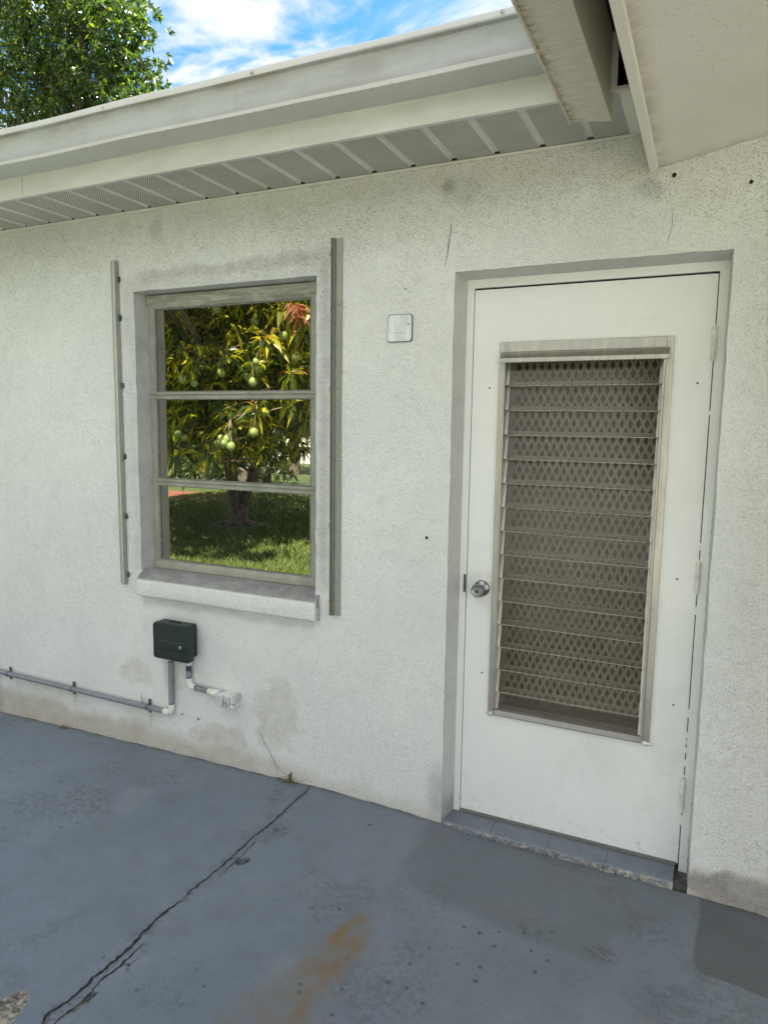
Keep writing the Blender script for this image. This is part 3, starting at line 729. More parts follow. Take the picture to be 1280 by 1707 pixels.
# sash frames: side stiles and rails, thin dark glazing beads
panes = ((1.2715, .886), (1.669, 1.254), (2.041, 1.650))
for z1, z0 in ((1.240, .884), (1.638, 1.2715), (2.041, 1.669)):
    m = MB(); tl = {1.240: .0008, 1.638: -.0010, 2.041: .0004}[z1]; m.prism([(WY + .004 + tl, z0), (WY + .010 + tl, z0), (WY + .010 - tl, z1), (WY + .004 - tl, z1)], 'x', -1.519, -.684); m.build('window_pane', 'window_glass', window)
    m = MB()
    m.box(-1.522, -1.513, WY - .003, WY + .012, z0, z1); m.box(-.692, -.683, WY - .003, WY + .012, z0, z1)
    m.box(-1.513, -.692, WY - .003, WY + .012, z1 - .004, z1); m.box(-1.513, -.692, WY - .003, WY + .012, z0, z0 + .004)
    m.build('glazing_bead', 'window_seal', window)
for z0 in (1.240, 1.638):
    m = MB()
    m.prism([(WY + .012, z0), (WY - .012, z0), (WY - .012, z0 + .011), (WY - .007, z0 + .013), (WY - .007, z0 + .018), (WY - .014, z0 + .020), (WY - .014, z0 + .030), (WY + .012, z0 + .0313)], 'x', -1.545, -.66)
    m.build('glazing_bar', 'window_paint', window, bevel=.001)
# stucco sill
def sill():
    n = 60; xs = np.linspace(-1.554, -.592, n); prof = [(.10, .850), (.05, .838), (-.024, .812), (-.0335, .806), (-.0355, .800), (-.036, .738), (-.034, .7335), (.0, .731)]
    V = []; A = dict(grime=[], grey=[], pits=[])
    for i, xx in enumerate(xs):
        for j, (py, pz) in enumerate(prof):
            q = float(fbm(np.array([xx * 1.0]), np.array([0.3]), 9, 3)[0] - .5) * .004
            dz = (xx + 1.07) * .010
            inside = xx > WX0 + .003 and xx < WX1 - .003
            px = xx
            V.append((px, (py if inside or py <= 0 else 0.0), pz + q + (-dz * 0)))
            top = 1. if j in (0, 1, 2) else 0.
            A['grey'].append(1.25 * top if j != 2 else 1.0); A['grime'].append(.35 * top); A['pits'].append(.5 + .6 * top)
    F = []; k = len(prof)
    for i in range(n - 1):
        for j in range(k - 1):
            a = i * k + j; F.append((a, a + 1, a + k + 1, a + k))
    for e_, off in ((0, 0), (n - 1, 0)):
        b = e_ * k
        F.append((b + 2, b + 3, b + 4, b + 5)); F.append((b + 2, b + 5, b + 6, b + 7))
    return np_mesh('sill', V, F, 'stucco', window, A)
sill()
m = MB(); ribbon(m, [(-1.36, .832), (-1.32, .835), (-1.27, .832)], .004, .010, plane='wall', off=-.02, jit=.002)
# ledge just behind the sill
m = MB(); m.box(WX0, WX1, .08, .14, .80, .847); m.build('ledge', 'window_paint', window)

# door --------------------------------------------------------------
DY = .105
JX0, JX1, JZ0, JZ1 = .103, .691, .426, 1.836       # jalousie frame (outer)
dm = MB()
zs = [.0, JZ0 + .006, JZ1 - .006, 2.030]
def plate(mb, x0, x1, z0, z1): mb.box(x0, x1, DY, DY + .042, z0, z1)
plate(dm, .0015, JX0 + .012, .006, 2.027); plate(dm, JX1 - .012, .8088, .006, 2.027)
plate(dm, JX0 + .012, JX1 - .012, .006, JZ0 + .010); plate(dm, JX0 + .012, JX1 - .012, JZ1 - .010, 2.027)
# merge to one clean face: a front skin with the opening
door = dm.build('door', 'door_paint', house)
tag(door, 'white painted door with a tall louvered glass panel')
m = MB(); m.box(.004, .804, DY - .004, DY + .02, -.002, .010); m.build('door_sweep', 'aluminium_shadow', door)
fr = MB()
fr.box(-.030, -.0015, DY - .001, DY + .06, -.02, 2.068); fr.box(.812, .845, DY - .001, DY + .06, -.03, 2.068)
fr.box(-.0015, .812, DY - .001, DY + .06, 2.0345, 2.068)
fr.build('door_frame', 'door_paint', house)
random.seed(77)
for k in range(16):
    zq = random.uniform(.1, 1.95); m = MB(); m.box(.8082, .8126, DY - .0008, DY + .010, zq, zq + random.uniform(.004, .035)); m.build('paint_bridge', 'door_paint', door)
gap = MB(); gap.box(-.0012, .0012, DY + .012, DY + .05, 0, 2.034); gap.box(.8090, .8118, DY + .012, DY + .05, 0, 2.034); gap.box(0, .81, DY + .012, DY + .05, 2.0275, 2.0342)
gap.build('door_gap', 'dark_gap', door)
dk_ = MB(); ribbon(dk_, [(.8400, .02), (.8410, .6), (.8405, 1.2), (.8415, 1.7), (.841, 2.055)], .0008, .003, plane='wall', off=-DY + .0025, jit=.0006, taper=False)
dk_.build('caulk_line', 'caulk', house)
# screw holes in the door
for hx, hz in ((.067, 1.673), (.768, 1.682), (.073, .584), (.761, .582), (.746, 1.026)):
    m = MB(); m.poly([(hx + .0035 * math.cos(a), DY - .0012, hz + .0035 * math.sin(a)) for a in np.linspace(0, 6.283, 9)[:-1]])
    m.build('screw_hole', 'dark_gap', door)
# jalousie frame
jf = MB(); y0 = DY - .014
jf.box(JX0, .122, y0 + .004, DY + .02, JZ0, 1.765)            # left flange
jf.box(.122, .127, y0 - .002, DY + .06, JZ0, 1.765)
jf.box(.668, JX1, y0 + .004, DY + .02, JZ0, JZ1)              # right flange
jf.box(.661, .668, y0 - .002, DY + .06, JZ0, 1.765)
jf.box(JX0, .124, y0 + .005, DY + .02, 1.765, JZ1)
jf.box(.124, .668, y0 + .002, DY + .02, 1.800, JZ1)
jf.build('jalousie_frame', 'aluminium', door, bevel=.0015)
m = MB()   # rain drip at the head: a projecting ogee lip
m.prism([(DY, 1.800), (y0 - .002, 1.800), (y0 - .006, 1.795), (y0 + .004, 1.788), (y0 - .012, 1.780), (y0 - .020, 1.776), (y0 - .020, 1.762), (y0 - .016, 1.760), (y0 - .012, 1.768), (DY, 1.772)], 'x', .108, .680)
m.build('rain_drip', 'aluminium', door, bevel=.0008)
m = MB()   # bottom rail and blobs of old caulk at the corners
m.prism([(DY + .05, .427), (y0, .427), (y0, .431), (y0 + .010, .446), (DY + .05, .450)], 'x', .127, .661); m.build('bottom_rail', 'aluminium_shadow', door)
def blob(name, c, r, matn, parent, sc=(1, 1, 1), amp=.35, seed=0):
    import bmesh
    bm = bmesh.new(); bmesh.ops.create_icosphere(bm, subdivisions=3, radius=1)
    rr = random.Random(seed)
    ph = [rr.uniform(0, 6) for _ in range(6)]
    for v in bm.verts:
        n = v.co.normalized(); k = 1 + amp * (math.sin(n.x * 4 + ph[0]) * math.sin(n.y * 5 + ph[1]) + .6 * math.sin(n.z * 7 + ph[2]) * math.sin(n.x * 8 + ph[3]))
        v.co = Vector((n.x * sc[0], n.y * sc[1], n.z * sc[2])) * r * k + Vector(c)
    me = bpy.data.meshes.new(name); bm.to_mesh(me); bm.free()
    me.polygons.foreach_set('use_smooth', [True] * len(me.polygons)); me.materials.append(MATS[matn])
    return link(bpy.data.objects.new(name, me), parent)
blob('caulk_lump', (.114, DY - .006, .430), .012, 'hinge_paint', door, (1.2, .6, .9), seed=2)
blob('caulk_lump', (.683, DY - .006, .428), .014, 'hinge_paint', door, (1.4, .6, .6), seed=5)
blob('caulk_lump', (.112, DY - .010, 1.763), .010, 'hinge_paint', door, (1.3, .7, .7), seed=7)
blob('caulk_lump', (.676, DY - .008, 1.760), .009, 'hinge_paint', door, (1.3, .7, .7), seed=9)
PITCH = .0897
for i in range(15):
    zt = 1.776 - i * PITCH; zb = zt - PITCH
    m = MB(); wv = random.Random(i).uniform(-.0025, .003); a, b = DY + .028 - wv, DY + .006 - wv * .3    # top edge deep, bottom edge proud
    t = .0045
    m.prism([(b, zb - .004), (b + t, zb - .004), (a + t, zt + .0095), (a, zt + .0095)], 'x', .1385, .6505)
    # ground edge of the pane catches light along its bottom
    lv = m.build('glass_louver', 'louver_glass', door)
    e_ = MB(); e_.box(.1385, .6505, b - .0010, b + t + .0008, zb - .0062, zb - .0042); e_.box(.1385, .6505, a - .0004, a + t + .0004, zt + .0092, zt + .0102); e_.box(.1385, .6505, a + t * .9, a + t * .9 + .0006, zt + .001, zt + .0095); e_.build('pane_edge', 'louver_edge', door)
    for xx0, xx1 in ((.1275, .1385), (.6505, .6607)):
        c = MB(); c.prism([(b - .004, zb - .003), (b + .012, zb - .003), (a + .012, zt - .0055), (a - .004, zt - .0055)], 'x', xx0, xx1)
        c.build('louver_clip', 'aluminium', door)
# lining box behind the louvers, expanded-metal security mesh, curtain
m = MB()
m.quad((.128, DY + .045, .43), (.128, DY + .045, 1.80), (.128, .262, 1.80), (.128, .262, .43))
m.quad((.661, DY + .045, .43), (.661, DY + .045, 1.80), (.661, .262, 1.80), (.661, .262, .43))
m.quad((.128, DY + .045, 1.80), (.661, DY + .045, 1.80), (.661, .262, 1.80), (.128, .262, 1.80))
m.build('screen_box', 'mesh_paint', door)
m = MB(); m.box(.128, .661, DY + .045, .262, .424, .429); m.build('screen_bottom', 'dark_gap', door)
ms = MB(); X0, X1, Z0, Z1 = .13, .66, .45, 1.79; yy = .255; cw, ch = .0285, .060; hw = .0050
def clipseg(x0, z0, x1, z1):
    t0, t1 = 0., 1.; dx, dz = x1 - x0, z1 - z0
    for p, q in ((-dx, x0 - X0), (dx, X1 - x0), (-dz, z0 - Z0), (dz, Z1 - z0)):
        if abs(p) < 1e-12:
            if q < 0: return None
        else:
            r_ = q / p
            if p < 0: t0 = max(t0, r_)
            else: t1 = min(t1, r_)
    return None if t0 >= t1 else (x0 + t0 * dx, z0 + t0 * dz, x0 + t1 * dx, z0 + t1 * dz)
sl = ch / cw; H_ = Z1 - Z0
for k in range(-int(H_ / ch) - 3, int((X1 - X0) / cw) + 3):
    for s_ in (1, -1):
        xa_ = X0 + k * cw if s_ == 1 else X1 - k * cw
        c_ = clipseg(xa_, Z0, xa_ + s_ * H_ / sl, Z1)
        if c_:
            a0, b0, a1, b1 = c_; L_ = math.hypot(a1 - a0, b1 - b0); nx_, nz_ = -(b1 - b0) / L_ * hw, (a1 - a0) / L_ * hw
            yo = .0 if s_ == 1 else .0015
            ms.quad((a0 + nx_, yy + yo, b0 + nz_), (a0 - nx_, yy - .003 + yo, b0 - nz_), (a1 - nx_, yy - .003 + yo, b1 - nz_), (a1 + nx_, yy + yo, b1 + nz_))
ms.build('mesh_screen', 'mesh_paint', door)
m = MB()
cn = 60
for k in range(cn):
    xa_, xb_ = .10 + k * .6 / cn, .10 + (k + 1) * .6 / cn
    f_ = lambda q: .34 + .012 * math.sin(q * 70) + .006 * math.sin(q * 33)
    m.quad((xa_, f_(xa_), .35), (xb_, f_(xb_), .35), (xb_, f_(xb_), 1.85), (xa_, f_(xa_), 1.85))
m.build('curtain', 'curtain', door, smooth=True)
# knob
def lathe(prof, c, axis_y=-1, seg=32):
    mb = MB(); n = len(prof)
    for k, (r_, d) in enumerate(prof):
        for q in range(seg):
            a = 2 * math.pi * q / seg; mb.v.append((c[0] + r_ * math.cos(a), c[1] + axis_y * d, c[2] + r_ * math.sin(a)))
    for k in range(n - 1):
        for q in range(seg):
            a = k * seg + q; b = k * seg + (q + 1) % seg; mb.f.append((a, b, b + seg, a + seg)); mb.mi.append(0)
    mb.f.append(tuple((n - 1) * seg + q for q in range(seg))); mb.mi.append(0)
    return mb
KC = (.062, DY, .918)
kn = lathe([(.031, 0), (.031, .004), (.028, .008), (.015, .012), (.0125, .020), (.0125, .030), (.018, .036), (.0245, .044), (.0262, .052), (.0245, .060), (.0215, .063), (.0205, .0615), (.0140, .0605), (.0130, .0625), (.0075, .0625), (.0070, .0605)], KC).build('door_knob', 'knob_metal', door, smooth=True)
tag(kn, 'round worn metal door knob')
m = lathe([(.0066, .0600), (.0066, .0622), (.002, .0628)], KC, seg=16); m.build('keyhole', 'knob_core', door, smooth=True)
m = MB(); m.box(-.012, -.0022, DY - .0035, DY + .01, .895, .965); m.build('strike_plate', 'knob_core', house, bevel=.002)
for z0, z1 in ((1.752, 1.864), (.981, 1.094), (.202, .329)):
    h = MB(); h.tube([(.8085, DY - .007, z0 + .004), (.8085, DY - .007, z1 - .004)], .0082, 14)
    h.tube([(.8085, DY - .007, z0), (.8085, DY - .007, z0 + .0038)], .0062, 10); h.tube([(.8085, DY - .007, z1 - .0038), (.8085, DY - .007, z1)], .0052, 10)
    for k in range(1, 5):
        zz_ = z0 + (z1 - z0) * k / 5; h.tube([(.8085, DY - .007, zz_ - .001), (.8085, DY - .007, zz_ + .001)], .0088, 14)
    h.build('hinge', 'hinge_paint', door, smooth=True)
# threshold of four painted bricks
th = MB(); xs_ = [-.040, .150, .365, .575, .800]
for a, b in zip(xs_[:-1], xs_[1:]):
    th.prism([(.20, -.12), (.20, -.002), (.010, -.006), (.0, -.012), (-.004, -.06), (-.004, -.12)], 'x', a + .0005, b - .0005)
th.build('threshold', 'threshold_paint', house, bevel=.0012)
m = MB(); m.box(.798, .85, .012, .19, -.12, -.022); m.box(-.045, .80, .02, .19, -.12, -.009); m.build('threshold_mortar', 'caulk', house)
random.seed(12)
for k in range(14):
    cx = random.uniform(.50, .79) if k < 9 else random.uniform(0.0, .4)
    blob('mortar_crumb', (cx, -.001 + random.uniform(-.004, .006), -.012 + random.uniform(-.010, .003)), random.uniform(.003, .007), 'concrete', house, (1.9, .6, .7), .4, k)
for k in range(5): blob('mortar_crumb', (.805 + k * .008, .02 + .02 * random.random(), -.022), random.uniform(.006, .011), 'caulk', house, (1, 1, .8), .4, 40 + k)

# eaves -------------------------------------------------------------
so = MB(); SZ = 2.450; X_L, X_R = -3.4, .530
k0 = .409
ribs = [k0 - i * .1535 for i in range(26)]
edges_ = sorted([X_L] + [r_ + s_ * .0125 for r_ in ribs if r_ > X_L + .05 for s_ in (-1, 1)] + [X_R])
for a, b in zip(edges_[:-1], edges_[1:]):
    mid = (a + b) / 2; isrib = any(abs(mid - r_) < .004 for r_ in ribs)
    if isrib:
        so.quad((a, -.343, SZ), (a + .004, -.343, SZ + .007), (a + .004, 0, SZ + .007), (a, 0, SZ), 1)
        so.quad((a + .004, -.343, SZ + .007), (b - .004, -.343, SZ + .007), (b - .004, 0, SZ + .007), (a + .004, 0, SZ + .007), 1)
        so.quad((b - .004, -.343, SZ + .007), (b, -.343, SZ), (b, 0, SZ), (b - .004, 0, SZ + .007), 1)
    else:
        so.quad((a, -.343, SZ), (b, -.343, SZ), (b, 0, SZ), (a, 0, SZ), 0)
soff = so.build('soffit', ['soffit_perforated', 'soffit_plain'], house)
m = MB(); m.box(X_L, .545, -.010, -.0015, SZ - .010, SZ - .002); m.build('soffit_trim', 'soffit_plain', house)
for r_ in ribs:
    if r_ > -2.7:
        m = MB(); m.poly([(r_ - .012, -.0112, SZ - .001), (r_ + .012, -.0112, SZ - .001), (r_ + .006, -.0112, SZ + .009), (r_ - .006, -.0112, SZ + .009)]); m.build('rib_gap', 'dark_gap', soff)
m = MB(); m.box(.530, .560, -.35, -.001, SZ - .004, SZ + .10); m.build('soffit_trim', 'soffit_plain', house)
m = MB()
m.box(-1.791, .56, -.350, -.343, 2.438, 2.60); m.box(-3.4, -1.7925, -.3515, -.3445, 2.437, 2.60); m.box(-3.4, .56, -.352, -.335, 2.436, 2.441)
m.build('fascia', 'fascia_metal', house)
gu = MB()
gp = [(-.350, 2.517), (-.452, 2.517), (-.463, 2.519), (-.465, 2.530), (-.452, 2.5365), (-.446, 2.545), (-.441, 2.575), (-.440, 2.605), (-.443, 2.628), (-.453, 2.633), (-.455, 2.650), (-.452, 2.656), (-.440, 2.656), (-.436, 2.652), (-.436, 2.600), (-.440, 2.545), (-.446, 2.526), (-.350, 2.526)]
n_s = 70; xs_ = np.linspace(-3.42, .47, n_s)
for i, xx in enumerate(xs_):
    for j, (py, pz) in enumerate(gp):
        dz_ = (float(fbm(np.array([xx]), np.array([.5]), 1.3, 2)[0]) - .5) * .010
        dy_ = (float(fbm(np.array([xx + 8]), np.array([pz * 3]), 2.2, 2)[0]) - .5) * .008
        gu.v.append((xx, py + (dy_ if 1 <= j <= 16 else 0), pz + dz_))
n_p = len(gp)
for i in range(n_s - 1):
    for j in range(n_p):
        l = (j + 1) % n_p; gu.f.append((i * n_p + j, i * n_p + l, (i + 1) * n_p + l, (i + 1) * n_p + j)); gu.mi.append(0)
gu.f.append(tuple(range(n_p))); gu.mi.append(0)
gut = gu.build('gutter', 'gutter_metal', house, smooth=True)
for sx_ in (-.86, -2.35):
    m = MB(); m.prism([(-.4655, 2.519), (-.4670, 2.530), (-.4535, 2.538), (-.4475, 2.546), (-.4425, 2.575), (-.4415, 2.605), (-.4445, 2.630), (-.4440, 2.605), (-.4450, 2.575), (-.4500, 2.546)], 'x', sx_, sx_ + .003)
for sx_ in (-1.225, -.583, .236, -1.95, -2.6):
    m = lathe([(.0065, 0), (.0065, .003), (.004, .005)], (sx_, -.452, 2.645), seg=12); m.build('screw', 'gutter_screw', gut, smooth=True)
rf = MB()
rf.prism([(-.36, 2.62), (-.44, 2.640), (-.36, 2.668), (3.8, 3.55), (8.0, 2.66), (8.0, 2.60)], 'x', -3.42, .50)
rf.build('roof', 'roof_shingle', house)

# porch roof on the right --------------------------------------------
porch = empty('porch_roof', (1.0, -2.95, -.1), 'sloping plastered porch roof with a beige mossy box gutter above the white door', 'porch')
def box_gutter():
    nx_, ny_ = 14, 260; V = []; A = []; F = []
    xs = np.linspace(.408, .513, nx_); ys = np.linspace(-.300, -3.0, ny_)
    for i, xx in enumerate(xs):
        for yy_ in ys:
            V.append((xx, yy_ - .035 * (.513 - xx) / .105, 2.380)); d = xx - .408
            w = .018 + .03 * float(fbm(np.array([yy_ * 1.0]), np.array([2.]), 9, 4)[0])
            A.append(max(0, 1 - d / w) * (1.0 if yy_ > -1.3 else .6) * .9)
    for i in range(nx_ - 1):
        for j in range(ny_ - 1):
            a = i * ny_ + j; F.append((a, a + ny_, a + ny_ + 1, a + 1))
    def q(*p):
        i = len(V); V.extend(p); A.extend([0.] * 4); F.append((i, i + 1, i + 2, i + 3))
    y0_, y1_ = -.300, -3.0
    q((.513, y0_, 2.38), (.513, y1_, 2.38), (.513, y1_, 2.60), (.513, y0_, 2.60))
    q((.408, y0_ - .035, 2.38), (.408, y0_ - .035, 2.60), (.408, y1_ - .035, 2.60), (.408, y1_ - .035, 2.38))
    q((.408, y0_ - .035, 2.38), (.513, y0_, 2.38), (.513, y0_, 2.60), (.408, y0_ - .035, 2.60))
    q((.408, y1_ - .035, 2.38), (.513, y1_, 2.38), (.513, y1_, 2.60), (.408, y1_ - .035, 2.60))
    q((.408, y0_ - .035, 2.60), (.513, y0_, 2.60), (.513, y1_, 2.60), (.408, y1_ - .035, 2.60))
    return np_mesh('box_gutter', V, F, 'box_gutter_metal', porch, dict(moss=A))
box_gutter()
m = MB(); m.box(.4045, .4078, -3.0, -.335, 2.372, 2.60); m.build('gutter_flange', 'box_gutter_metal', porch)
m = MB(); m.prism([(.5955, 2.345), (.5965, 2.318), (.6195, 2.322), (.6200, 2.345), (.6200, 2.60), (.5955, 2.60)], 'y', -3.05, -.022)
m.build('trim_board', 'plaster_ceiling', porch, bevel=.002)
m = MB(); m.box(.513, .5955, -3.0, -.30, 2.585, 2.60); m.box(.5132, .59, -3.0, -.02, 2.60, 2.61); m.build('roof_underside', 'dark_gap', porch)
m = MB(); m.tube([(.545, -.02, 2.50), (.548, -.15, 2.56), (.560, -.35, 2.575), (.575, -.6, 2.56)], .008, 8); m.tube([(.57, -.02, 2.44), (.565, -.2, 2.52), (.562, -.5, 2.57)], .006, 8); m.build('loose_flashing', 'aluminium_shadow', porch)
def ceiling():
    nx_, ny_ = 60, 90; V = []; A = []; F = []
    xs = np.concatenate([np.linspace(.6202, 1.4, 40), np.linspace(1.5, 5.2, 20)]); ys = np.linspace(-.001, -3.05, ny_)
    for xx in xs:
        for yy_ in ys:
            V.append((xx, yy_, 2.338 + (xx - .62) * .178)); A.append(max(0, 1 - (xx - .62) / .035) * .8 + .5 * max(0, 1 + yy_ / .05))
    for i in range(nx_ - 1):
        for j in range(ny_ - 1):
            a = i * ny_ + j; F.append((a, a + 1, a + ny_ + 1, a + ny_))
    return np_mesh('ceiling', V, F, 'plaster_ceiling', porch, dict(grime=A))
ceiling()
m = MB(); zt_ = lambda x: 2.338 + (x - .62) * .178
m.prism([(.6205, 2.36), (5.3, zt_(5.3) + .02), (5.3, zt_(5.3) + .20), (.40, 2.64), (.40, 2.605), (.6205, 2.605)], 'y', -3.05, 8.0); m.build('roof', 'roof_shingle', porch)
for px_ in (.75, 3.0, 5.1):
    m = MB(); m.box(px_, px_ + .09, -2.99, -2.90, -.13, zt_(px_) + .01); m.build('post', 'white_paint', porch, bevel=.004)
# stub of masonry carrying the house wall above the eaves to the porch roof
m = MB(); m.quad((.56, .004, 2.45), (2.42, .004, 2.45), (2.42, .004, 2.80), (.56, .004, 2.62)); m.build('wall_head', 'stucco', house)

# storm shutter tracks -----------------------------------------------
def track(x0, x1, z0, z1, side, label):
    t = empty('shutter_track', ((x0 + x1) / 2, 0, z0), label, 'shutter track', 'metal shutter tracks beside the window')
    s_ = 1 if side == 'r' else -1
    m = MB()
    if side == 'r':     # channel on the window side, screwed flange outside
        pr = [(x0, -.004), (x0, -.022), (x0 + .004, -.022), (x0 + .004, -.010), (x0 + .011, -.010), (x0 + .011, -.022), (x0 + .014, -.024), (x0 + .014, -.0075), (x1, -.0075), (x1, -.004)]
    else:
        pr = [(x1, -.004), (x1, -.030), (x1 - .003, -.032), (x1 - .015, -.030), (x1 - .015, -.027), (x1 - .004, -.027), (x1 - .004, -.012), (x1 - .012, -.012), (x1 - .014, -.0075), (x0, -.0075), (x0, -.004)]
    m.prism(pr, 'z', z0, z1); m.build('rail', 'track_aluminium', t)
    sx = x1 - .012 if side == 'r' else x0 + .009
    m = MB()
    if side == 'r': m.box(x0 + .0045, x0 + .0105, -.0125, -.0101, z0 + .001, z1 - .001); m.box(x0 + .0142, x0 + .0165, -.0095, -.0076, z0 + .001, z1 - .001)
    else: m.box(x0 + .0185, x0 + .0225, -.0105, -.0076, z0 + .001, z1 - .001)
    m.build('groove', 'window_seal', t)
    for fz_ in ((.045, .166, .38, .57, .76, .955) if side == 'r' else (.045, .16, .37, .58, .79, .965)):
        zz_ = z1 - (z1 - z0) * fz_
        m = lathe([(.0062, 0), (.0062, .0012), (.0048, .0035), (.002, .0045)], (sx, -.0075, zz_), seg=14); m.build('screw', 'gutter_screw', t, smooth=True)
        random.seed(int(zz_ * 1000))
        q = x1 + .004 if side == 'l' else x0 - .004
        blob('caulk_lump', (q, -.004, zz_ + random.uniform(-.02, .02)), .008, 'caulk', t, (.8, .6, 1.5), .4, int(zz_ * 100))
track(-1.676, -1.633, .772, 2.243, 'l', 'narrow aluminium shutter track on the left side of the window')
track(-.536, -.494, .763, 2.235, 'r', 'wider aluminium shutter track between the window and the small square cover plate')

# square blank cover plate --------------------------------------------
cp = empty('cover_plate', (-.25, 0, 1.842), 'small square white painted cover plate on the wall between window and door', 'cover plate')
def rrect(x0, x1, z0, z1, r, y, n=5):
    pts = []
    for cx, cz, a0 in ((x1 - r, z1 - r, 0), (x0 + r, z1 - r, 90), (x0 + r, z0 + r, 180), (x1 - r, z0 + r, 270)):
        for k in range(n + 1): a = R(a0 + 90 * k / n); pts.append((cx + r * math.cos(a), y, cz + r * math.sin(a)))
    return pts
def rslab(name, x0, x1, z0, z1, r, ya_, yb_, matn, parent, bev=.002):
    mb = MB(); a = rrect(x0, x1, z0, z1, r, ya_); b = rrect(x0, x1, z0, z1, r, yb_); n = len(a)
    mb.v = a + b; mb.f = [tuple(range(n)), tuple(reversed(range(n, 2 * n)))] + [(i, i + n, (i + 1) % n + n, (i + 1) % n) for i in range(n)]; mb.mi = [0] * len(mb.f)
    return mb.build(name, matn, parent, bevel=bev)
rslab('sealant', -.3015, -.2005, 1.839, 1.9395, .012, .004, -.0052, 'conduit_gap', cp, 0)
rslab('plate', -.2995, -.2025, 1.841, 1.9375, .012, .004, -.009, 'cover_plate_paint', cp)
rslab('raised_panel', -.288, -.222, 1.872, 1.930, .006, -.008, -.012, 'cover_plate_paint', cp)
for sx_, sz_ in ((-.287, 1.880), (-.214, 1.902)):
    lathe([(.003, 0), (.003, .001), (.001, .002)], (sx_, -.009, sz_), seg=10).build('screw', 'caulk', cp)

# control box ---------------------------------------------------------
cb = empty('control_box', (-1.31, 0, .47), 'dark green plastic irrigation control box with a round lock below the window', 'control box')
rslab('case', -1.420, -1.226, .478, .632, .012, -.006, -.055, 'dark_green_plastic', cb, .003)
rslab('cover', -1.412, -1.204, .470, .638, .016, -.052, -.088, 'dark_green_plastic', cb, .007)
m = MB(); m.prism([(-.0875, .520), (-.0925, .524), (-.0925, .558), (-.0875, .562)], 'x', -1.38, -1.222); m.build('recessed_band', 'dark_green_plastic', cb, bevel=.002)
m = MB(); m.box(-1.2275, -1.2235, -.040, -.030, .535, .560); m.box(-1.35, -1.29, -.052, -.035, .6325, .6375); m.build('latch', 'dark_gap', cb)
lathe([(.0085, 0), (.0085, .004), (.006, .006), (.0055, .0045), (.002, .0045)], (-1.248, -.0925, .541), seg=20).build('lock', 'lock_metal', cb, smooth=True)

# conduits ------------------------------------------------------------
def conduit_long():
    t = empty('conduit_pipe', (-1.372, -.02, .175), 'long grey conduit run along the wall base that turns up into the dark green box', 'conduit', 'grey conduit pipes')
    y = -.019; r = .0125
    m = MB(); m.tube([(-2.62, y, .192), (-2.05, y, .190), (-1.40, y, .188)], r, 18); m.build('pipe', 'conduit_grey', t, smooth=True)
    m = MB(); m.tube([(-1.372, y, .214), (-1.372, y, .446)], r, 18); m.build('pipe', 'conduit_grey', t, smooth=True)
    m = MB(); cx, cz, rr_ = -1.400, .216, .028
    arc = [(-1.418, y, .188)] + [(cx + rr_ * math.sin(a), y, cz - rr_ * math.cos(a)) for a in np.linspace(0, math.pi / 2, 7)] + [(-1.372, y, .232)]
    m.tube(arc, [.0155] * len(arc), 18); m.build('elbow_fitting', 'fitting_white', t, smooth=True)
    m = MB(); m.tube([(-1.372, y, .444), (-1.372, y, .452), (-1.372, y, .453), (-1.372, y, .474)], [.0145, .0145, .017, .017], 18); m.build('box_adapter', 'fitting_white', t, smooth=True)
    m = MB(); m.tube([(-1.372, y, .233), (-1.372, y, .2375)], .0131, 18); m.tube([(-1.372, y, .436), (-1.372, y, .4435)], .0131, 18); m.build('joint_ring', 'conduit_gap', t, smooth=True)
    for cx in (-2.49, -2.019, -1.518):
        m = MB(); m.box(cx - .008, cx + .008, -.0075, -.002, .157, .224)
        m.tube([(cx - .008, y, .1905), (cx + .008, y, .1905)], .0148, 18)
        m.tube([(cx, -.010, .166), (cx, -.006, .166)], .004, 8); m.tube([(cx, -.010, .216), (cx, -.006, .216)], .004, 8)
        m.build('clamp', 'clamp_steel', t, bevel=.001)
    return t
conduit_long()
def conduit_short():
    t = empty('conduit_pipe', (-1.265, -.02, .335), 'short grey conduit from the dark green box down and across to the peeling junction box', 'conduit', 'grey conduit pipes')
    y = -.022; x = -1.264
    m = MB(); m.tube([(x, y, .368), (x, y, .440)], .0125, 18); m.build('pipe', 'conduit_grey', t, smooth=True)
    m = MB(); m.tube([(x, y, .412), (x, y, .434)], .0128, 18); m.build('primer_stain', 'blue_primer', t, smooth=True)
    m = MB(); m.tube([(-1.222, y, .338), (-1.150, y, .334)], .0125, 18); m.build('pipe', 'conduit_grey', t, smooth=True)
    cx, cz, rr_ = x + .026, .364, .026
    arc = [(x, y, .378)] + [(cx - rr_ * math.cos(a), y, cz - rr_ * math.sin(a)) for a in np.linspace(0, math.pi / 2, 7)] + [(-1.226, y, .338)]
    m = MB(); m.tube(arc, [.0155] * len(arc), 18); m.build('elbow_fitting', 'fitting_white', t, smooth=True)
    m = MB(); m.tube([(x, y, .440), (x, y, .450), (x, y, .451), (x, y, .474)], [.0145, .0145, .017, .017], 18); m.build('box_adapter', 'fitting_white', t, smooth=True)
    m = MB(); m.tube([(-1.152, y, .334), (-1.130, y, .333), (-1.129, y, .333), (-1.09, y, .332)], [.0150, .0150, .0175, .0175], 18); m.build('box_adapter', 'fitting_white', t, smooth=True)
    m = MB(); m.tube([(-1.2255, y, .3382), (-1.221, y, .3380)], .0131, 18); m.tube([(x, y, .3785), (x, y, .381)], .0131, 18); m.build('joint_ring', 'conduit_gap', t, smooth=True)
conduit_short()
jb = empty('junction_box', (-1.04, 0, .285), 'small white junction box with peeling paint at the end of the short conduit', 'junction box')
